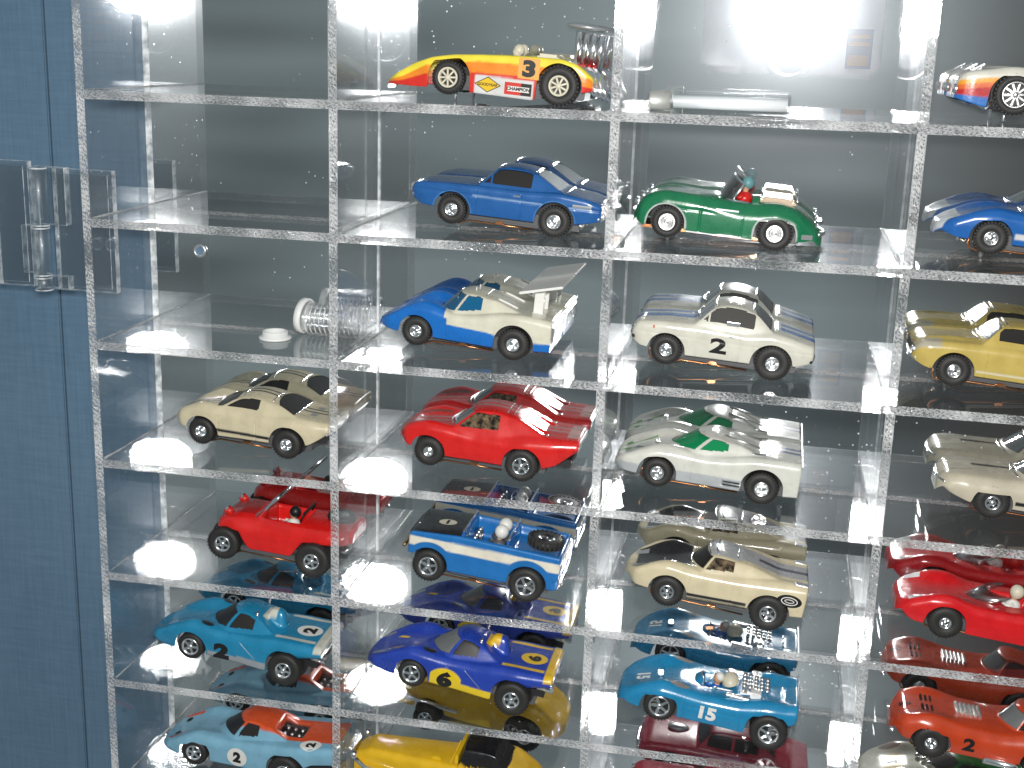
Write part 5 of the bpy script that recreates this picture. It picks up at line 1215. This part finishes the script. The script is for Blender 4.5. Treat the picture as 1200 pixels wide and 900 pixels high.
# --- row 7, second column: yellow hot rod with black top
c = car_root('hot_rod_car', 150, 7, 19.0, 3.5, 'yellow hot rod with a black soft top on the bottom shelf')
b = Body(-58, 16, [(-58, 6.5), (-52, 7.2), (-24, 9.4), (-8, 11), (0, 14), (12, 14), (16, 10)],
         [(-58, 15), (-52, 18.4), (-40, 18.8), (-20, 19.6), (-14, 20), (-2, 19.4), (4, 18.5), (11, 15), (16, 11)],
         [(-58, 15.6), (-52, 19), (-40, 19.6), (-20, 20.4), (-10, 21), (2, 21.6), (8, 18.4), (16, 12)],
         [(-58, 7), (-44, 6.6), (-30, 5), (-8, 4.4), (7, 6.5), (16, 8)], [(-1, 6.8, 8.4), (-43, 5.2, 7.0)], r=2.2, tail_r=3, nose_r=1.5,
         cab=dict(u=(-17.5, -15, -3, 3.5), zb=19, zr=28.0, wb=9.8, wt=8.6, crown=.6, fall=.4, side=[(-14, -4)], rear=True, lo=1.5, hi=3.4), sm=.8, fen=[(2, 8, 11, 3, 1.2)])
def pf(u, y, z, side):
    a = np.empty(u.shape + (3,)); a[...] = (.72, .43, .010)
    put(a, ~side & (u > -16.8) & (u < 3.8) & (z > 21.4), (.010, .010, .011)); return a
b.build(c, pf, dict(side_window=M['black'], rear_window=M['black']), c)
WF = (-43, 5.3, 3.6, 12.8, 3.1, 'five', 0); WR = (0, 7.0, 6.0, 15.2, 3.4, 'five', 0)
wheels(c, [WF, WR]); chassis(c, b, WF, WR, hw=6, wire=False, p=3.5)
mb = MB(); mb.box(-17.6, -16.4, -9.6, 9.6, 21, 25, ch=.4); mb.build('cowl_roll', M['yellow'], c)
mb = MB(); mb.box(-61, -58.2, -6, 6, 7, 17.2, ch=.7); mb.build('radiator_shell', M['chrome'], c)
mb = MB(); mb.box(-27, -23.4, -7.2, -5.2, 19.6, 21.2, ch=.4); mb.build('cowl_vent', M['yellow'], c)
for k in range(9):
    for sd in (-1, 1):
        mb = MB(); mb.ell((-19.4, sd * (1 + k * .9), 20.6), (.32, .32, .32), n=8, m=5); mb.build('rivet', M['yellow'], c)
for sd in (-1, 1):
    mb = MB(); mb.tube([(-57, sd * 7, 14), (-52, sd * 9, 12), (-30, sd * 10.5, 10)], .9, 10); mb.build('exhaust_pipe', M['chrome'], c)
    mb = MB(); mb.ell((-57, sd * 8.6, 16.4), (1.4, 1.6, 1.6)); mb.build('headlight', M['chrome'], c)

# --- row 7, third column: crimson saloon
c = car_root('saloon_car', 246, 7, 29.0, 4.3, 'crimson two-door saloon with a chrome front bumper on the bottom shelf')
b = Body(-49, 18, [(-49, 12), (-45, 13.2), (-30, 13.6), (0, 13.8), (14, 13), (18, 12)],
         [(-49, 11), (-46, 12.8), (-30, 13.8), (-12, 13.6), (4, 14.2), (18, 12.6)], [(-49, 11.6), (-45, 14), (-28, 15.6), (-8, 15.4), (4, 15.6), (18, 13.4)],
         [(-49, 6), (-44, 4.8), (-28, 4.2), (-8, 4.4), (8, 5.4), (18, 6.4)], [(-36, 5, 6.6), (0, 5.6, 7)], r=1.8,
         cab=dict(u=(-27, -21, -2, 6), zb=14.6, zr=22.6, wb=12, wt=9.4, crown=.9, fall=.6, side=[(-22, -12.5), (-11.3, -2)], lo=.9, hi=1.8))
def pf(u, y, z, side):
    a = np.empty(u.shape + (3,)); a[...] = (.34, .008, .030); return a
b.build(c, pf, {}, c)
WF = (-36, 5.2, 4, 13.4, 2.4, 'tjet', 0); WR = (0, 5.6, 4.6, 13.8, 3.4, 'rings', 0)
wheels(c, [WF, WR]); chassis(c, b, WF, WR)
bumper(c, b, -49.6, 8.4, 12, M['chrome'], -1.5, .9); bumper(c, b, 18.4, 8, 12, M['chrome'], 1, .8)
mb = MB(); mb.ell((-34, 0, 15.4), (4.5, 2.6, 1.4)); mb.build('hood_scoop', M['dchrome'], c)
lamps(c, -48.8, 9.6, 10.6, 1.3, M['lenswhite'])

# --- column four, seen cut by the right edge of the picture
# row 1: striped car, tail to the left
c = car_root('coupe_car', 341.0, 1, 33.6, 4.3, 'white, orange and red striped car with blue skirt at right end of top shelf')
b = Body(-54.6, 14, [(-54.6, 12.6), (-50, 13.6), (-30, 13.8), (0, 13.8), (14, 13)],
         [(-54.6, 9.6), (-52, 11.8), (-44, 12.8), (-34, 13.2), (-20, 13.4), (0, 13.6), (14, 12)], [(-54.6, 10.4), (-50, 12.8), (-36, 14.4), (0, 15), (14, 13)],
         [(-54.6, 3.4), (-46, 1.6), (-30, 1.6), (-8, 1.6), (14, 4)], [(-37.5, 5.5, 7.3), (0, 5.6, 7.2)], r=1.5,
         fen=[(-38, 7, 11.6, 2.6, 1.2)], cab=dict(u=(-26, -14, -2, 9), zb=14, zr=21, wb=12, wt=8, side=[(-20, -4)]), tuck=.3)
def pf(u, y, z, side):
    a = np.empty(u.shape + (3,)); a[...] = (.62, .60, .52)
    s1 = np.interp(u, [-55, -44, -30, 14], [8.8, 10.8, 11.6, 11.6])
    put(a, side & (z < s1), (.75, .33, .03)); put(a, side & (z < s1 - 1.4), (.66, .13, .03)); put(a, side & (z < s1 - 2.9), (.45, .02, .02)); put(a, side & (z < 4.6), (.02, .14, .44))
    put(a, ~side & (np.abs(y) > 6) & (np.abs(y) < 8), (.55, .03, .02)); return a
b.build(c, pf, {}, c)
WF = (-37, 6.3, 4.4, 14.0, 4.1, 'fan', 0); WR = (0, 6.3, 5, 14.2, 4.0, 'fan', 0)
wheels(c, [WF, WR], M['dchrome']); chassis(c, b, WF, WR, wire=False)
for k in range(4):
    for sd in (-1, 1):
        mb = MB(); mb.box(-3.0, 2.6, -1.0, 1.0, -.35, .35, ch=.2); mb.build('tail_slat', M['chrome'], c, (-51.6 + .8 * k, sd * 8.5, 9.6 + 1.15 * k), (0, R_(-35), 0))
lamps(c, -54.8, 10.4, 6.2, 1.5, M['lenswhite'], 'tail_lamp')
mb = MB(); mb.tube([(-50, -7, 4), (-44, -7, 1), (-42, -7, 4)], .7, 8); mb.build('exhaust_pipe', M['dchrome'], c)

# row 2: blue sports car with bright nose
c = car_root('sports_car', 340.2, 2, 33.6, 4.3, 'dark blue sports coupe with a silvery nose panel at the right edge')
b = Body(-55, 14, [(-55, 9), (-50, 12.4), (-40, 13.6), (0, 13.8), (14, 13)],
         [(-55, 7.2), (-51, 9.6), (-44, 12.6), (-36, 13.6), (-28, 13.4), (0, 14), (14, 13)], [(-55, 7.8), (-50, 10), (-40, 12.8), (-28, 14.4), (0, 15), (14, 13.6)],
         [(-55, 6), (-48, 4.2), (-30, 4), (-8, 4), (14, 6)], [(-38, 4.8, 6.7), (0, 5.4, 7)], r=2.4, nose_r=5, fen=[(-38, 8, 10, 3, 1.6)],
         cab=dict(u=(-29, -19, -8, 6), zb=14, zr=21, wb=12, wt=8, side=[(-22, -8)]))
def pf(u, y, z, side):
    a = np.empty(u.shape + (3,)); a[...] = (.012, .11, .38)
    put(a, ~side & (u < -47.5) & (np.abs(y) < 9.5), (.62, .64, .66)); put(a, side & (np.abs(z - 6.8) < .9) & (u > -31), (.6, .6, .6)); return a
b.build(c, pf, dict(windshield=M['winclear']), c)
WF = (-38, 5.3, 3.8, 13.4, 2.3, 'tjet', 0); WR = (0, 5.6, 4.6, 13.8, 2.4, 'tjet', 0)
wheels(c, [WF, WR]); chassis(c, b, WF, WR)
wtrim_glint(b, c, [(-29, 8, 1), (-19.6, 7.4, .6)], r=.3)
for sd in (-1, 1):
    mb = MB(); mb.tube([(-49, sd * 6, 4.6), (-45, sd * 6, 2.4), (-43.5, sd * 6, 4.6)], .4, 6); mb.ell((-47, sd * 6, 3.4), (.9, .9, .9)); mb.build('front_bracket', M['dchrome'], c)

# row 3: mustard coupe
c = car_root('coupe_car', 332.6, 3, 33.4, 4.3, 'mustard yellow hardtop coupe with a bright windshield at the right edge')
b = Body(-50.5, 14, [(-50.5, 11.6), (-46, 13.2), (0, 13.8), (14, 13)],
         [(-50.5, 11.4), (-48, 13.4), (-40, 14.2), (-28, 14.6), (0, 15), (14, 13)], [(-50.5, 12), (-47, 14.6), (-36, 15.6), (-28, 16.4), (0, 16), (14, 13.6)],
         [(-50.5, 7.2), (-46, 5.2), (-29, 4.4), (-8, 4.4), (14, 6)], [(-37, 4.8, 6.7), (0, 5.4, 7)], r=2.0,
         cab=dict(u=(-31, -23.5, -8, 6), zb=15, zr=22.6, wb=12.2, wt=8.4, side=[(-24.5, -8)], lo=.8), crease=(13, .1), fen=[(-40, 9, 7.5, 1.6, .7)])
b.doors = (-27,)
def pf(u, y, z, side):
    a = np.empty(u.shape + (3,)); a[...] = (.50, .38, .10)
    put(a, ~side & (u < -42) & (np.abs(y) > 9.0), (.42, .38, .28)); put(a, side & (np.abs(z - 6.2) < .25) & (u > -30), (.7, .68, .6)); return a
b.build(c, pf, dict(windshield=M['chrome']), c)  # chrome pane stands in for glare on the windshield
WF = (-36.8, 5.3, 3.8, 13.4, 2.3, 'tjet', 0); WR = (0, 5.6, 4.6, 13.8, 2.4, 'tjet', 0)
wheels(c, [WF, WR]); chassis(c, b, WF, WR)
wtrim_glint(b, c, [(-31, 8, 1), (-29.6, 8.2, 1), (-24.2, 7.4, .6), (-22.6, 7.4, .6)], r=.3)
bumper(c, b, -50.8, 7.6, 11, M['chrome'], -1.5, .6); 
mb = MB(); mb.box(-50.6, -50.1, -9.5, 9.5, 8.6, 11.4); mb.build('grille', M['black'], c)
lamps(c, -50.4, 9.4, 10.2, 1.1, M['lenswhite'])

# row 4: champagne sports car
c = car_root('sports_car', 350.0, 4, 33.2, 4.3, 'champagne sports coupe with a rounded shiny nose at the right edge')
b = Body(-55, 14, [(-55, 9.5), (-52, 12), (-46, 13.4), (-36, 13.6), (0, 13.8), (14, 13)],
         [(-55, 9.5), (-53, 11.8), (-48, 12.8), (-42, 12.4), (-36, 12.6), (-28, 13.2), (0, 14), (14, 13)], [(-55, 10.4), (-52, 13.0), (-44, 14.2), (-30, 14.8), (0, 15), (14, 13.6)],
         [(-55, 8.6), (-50, 6.2), (-44, 4.4), (-8, 4.2), (14, 6)], [(-37, 4.8, 6.6), (0, 5.4, 7)], r=3.4, nose_r=4,
         cab=dict(u=(-31, -22, -8, 6), zb=14, zr=21, wb=12, wt=8, side=[(-24, -8)], bow=.03))
def pf(u, y, z, side):
    a = np.empty(u.shape + (3,)); a[...] = (.52, .47, .36)
    put(a, ~side & (np.abs(y) < 1.0) & (u > -44), (.02, .02, .02)); put(a, ~side & (np.abs(np.abs(y) - 5.5) < .4) & (u < -44), (.3, .28, .2))
    put(a, side & (np.abs(z - 6.6) < .7) & (u > -30), (.015, .015, .015)); return a
b.build(c, pf, dict(windshield=M['winclear']), c)
WF = (-37, 5.6, 4.0, 13.4, 2.5, 'five', 0); WR = (0, 5.6, 4.6, 13.8, 2.5, 'five', 0)
wheels(c, [WF, WR]); chassis(c, b, WF, WR)
wtrim_glint(b, c, [(-31, 8, 1.4), (-22.6, 7.4, .8)], r=.35); bumper(c, b, -55.2, 9.6, 10.5, M['chrome'], -2.4, .5)

# row 5: red open racer with driver
c = car_root('open_racing_car', 339.0, 5, 29.6, 6.0, 'red open racer with clear curved windshield and helmeted driver at the right edge')
b = Body(-53.5, 14, [(-53.5, 10.5), (-50, 12.6), (-40, 13.8), (0, 14), (14, 13)],
         [(-53.5, 8.6), (-50, 10.6), (-43, 13.6), (-36, 14.4), (-28, 13), (-8, 13), (0, 14.6), (14, 14.6)], [(-53.5, 9), (-48, 10.6), (-38, 12), (-24, 13), (0, 14.4), (14, 14.6)],
         [(-53.5, 7.6), (-48, 4), (-30, 3.2), (-8, 3.2), (14, 6)], [(-37, 5, 6.9), (0, 5.6, 7.2)], r=2.8, nose_r=3.5, fen=[(-39, 8, 10, 3.4, 2.0), (0, 9, 10, 3.4, 1.6)],
         pits=[(-22, -9, -5.5, 5.5, 9)], tuck=.5)
b.doors = ()
def pf(u, y, z, side):
    a = np.empty(u.shape + (3,)); a[...] = (.60, .010, .014)
    return a
b.build(c, pf, {}, c)
WF = (-37, 5.6, 4.2, 13.7, 2.1, 'tjet', 0); WR = (0, 6, 5.4, 14.6, 3, 'five', 0)
wheels(c, [WF, WR]); chassis(c, b, WF, WR)
driver(c, -14.5, -1, 13.4, M['cream'], M['white'], 2.4)
mb = MB(); n = 14; vs = []; fs = []
for k in range(n + 1):
    t = -1.5 + 3 * k / n
    for (h, q) in ((0, 0), (4.2, 6)): vs.append((-22 - 8.5 * math.cos(t) + q, 6.6 * math.sin(t), 12.4 + h))
for k in range(n): fs.append((2 * k, 2 * k + 1, 2 * k + 3, 2 * k + 2))
mb.add(vs, fs, 0, True); w_ = mb.build('windshield', M['screen'], c); md = w_.modifiers.new('thick', 'SOLIDIFY'); md.thickness = .0004
for sd in (-1, 1): b.decal('headlight', rect2d(-2.6, 2.6, -1.3, 1.3), (-47.6, sd * 9.2), M['lenswhite'], c, 'top', ax=(.95, 0), ay=(0, 1))
mb = MB(); mb.ell((0, 0, 0), (3, 2.4, 3)); mb.build('headrest', M['red'], c, (-8, 0, 14.6))

# row 6: orange-red number 2
c = car_root('coupe_car', 338.6, 6, 26.6, 6.0, 'orange red coupe with louvred hood and black number 2 at the right edge')
b = Body(-50.5, 14, [(-50.5, 8.5), (-47, 12), (-38, 13.8), (-20, 13.4), (0, 14.2), (14, 13)],
         [(-50.5, 8.5), (-48, 11.6), (-42, 13.6), (-36, 13.4), (-26, 12.6), (-14, 12.6), (0, 14.4), (14, 13)], [(-50.5, 9), (-47, 12.4), (-38, 14), (-16, 14.6), (0, 15), (14, 13.6)],
         [(-50.5, 7), (-46, 4.8), (-30, 3.6), (-8, 3.6), (14, 6)], [(-37, 5, 6.8), (0, 5.8, 7.2)], r=3.4, nose_r=5, fen=[(-38, 8, 10, 3.4, 1.4), (0, 9, 10.4, 3.4, 1.8)],
         cab=dict(u=(-15, -9, 0, 8), zb=13.8, zr=21.6, wb=9, wt=6.6, side=[(-10, 1)], bow=.06))
b.doors = ()
def pf(u, y, z, side):
    a = np.empty(u.shape + (3,)); a[...] = (.50, .052, .014); return a
b.build(c, pf, dict(windshield=M['winclear']), c)
WF = (-37, 5.8, 4.4, 13.9, 2.2, 'tjet', 0); WR = (0, 6.2, 5.6, 14.6, 3, 'five', 0)
wheels(c, [WF, WR]); chassis(c, b, WF, WR)
b.decal('door_number', text2d('2', .05), (-24.6, 8.2), M['inkblack'], c, size=5.0, ax=(1.25, 0))
b.decal('nose_number', text2d('2', .05), (-46.2, -1), M['inkblack'], c, 'top', size=3.8)
for yy in (-5.6, 1.6):
    for k in range(3):
        mb = MB(); z0 = float(b.top(np.array([-39.]), np.array([yy + 2.]))[0]); mb.box(-41 + k * 1.6, -40.2 + k * 1.6, yy, yy + 4, z0 - .6, z0 + .5, ch=.15); mb.build('hood_louvre', M['black'], c)
mb = MB(); z0 = float(b.top(np.array([-25.]), np.array([0.]))[0])
for k in range(6): mb.box(-29 + k * 1.5, -28 + k * 1.5, -4, 4, z0 - .5, z0 + 1.0, ch=.2)
mb.build('engine_intake', M['dchrome'], c)
mb = MB(); mb.tube([(-19, -13.6, 4.2), (-9, -13.8, 4.0), (-7.6, -13.8, 4.0)], 1.3, 12); mb.build('side_pipe', M['chrome'], c)
lamps(c, -50, 8.4, 5.4, .9, M['chrome'], 'front_peg')

# row 7: white, green and yellow car
c = car_root('racing_car', 342.0, 7, 27.0, 4.3, 'white racer with green centre and yellow panel in the bottom right corner')
b = Body(-58, 14, [(-58, 9), (-54, 12), (-44, 14), (0, 14.2), (14, 13)], [(-58, 5), (-52, 9), (-44, 13), (-36, 13), (-20, 13.4), (0, 15), (14, 16)],
         [(-58, 5.4), (-50, 9), (-40, 12), (-20, 15), (0, 16), (14, 16.4)], [(-58, 3.4), (-46, 3), (-8, 3.4), (14, 7)], [(-38, 5, 6.8), (0, 6, 7.4)], r=2.8, nose_r=5,
         fen=[(-40, 8, 10, 3.2, 2)], cab=dict(u=(-33, -24, -12, 4), zb=14, zr=21, wb=10.5, wt=7, side=[(-24, -14)], rear=False, bow=.06))
def pf(u, y, z, side):
    a = np.empty(u.shape + (3,)); a[...] = (.58, .55, .44)
    put(a, ~side & (u > -24) & (np.abs(y) < 10), (.01, .20, .03)); put(a, ~side & (u < -42) & (u > -49) & (np.abs(y) < 5), (.66, .40, .02))
    for s2 in (-1, 1): put(a, ~side & (((u + 46) / 4) ** 2 + ((y - s2 * 9.6) / 1.8) ** 2 < 1), (.22, .16, .12))
    return a
b.build(c, pf, dict(windshield=M['black']), c)
WF = (-38, 5.4, 4.4, 13.9, 3, 'five', 0); WR = (0, 6.4, 6, 15, 3, 'five', 0)
wheels(c, [WF, WR]); chassis(c, b, WF, WR, wire=False)
b.decal('nose_number', text2d('7', .05), (-45.5, 0), M['inkblack'], c, 'top', size=4)
for k in range(3):
    mb = MB(); mb.ell((-36 + k * 2, -3 + k * 3, 13.6 + k * .4), (1.2, 1.2, 1.0)); mb.build('hood_stud', M['chrome'], c)
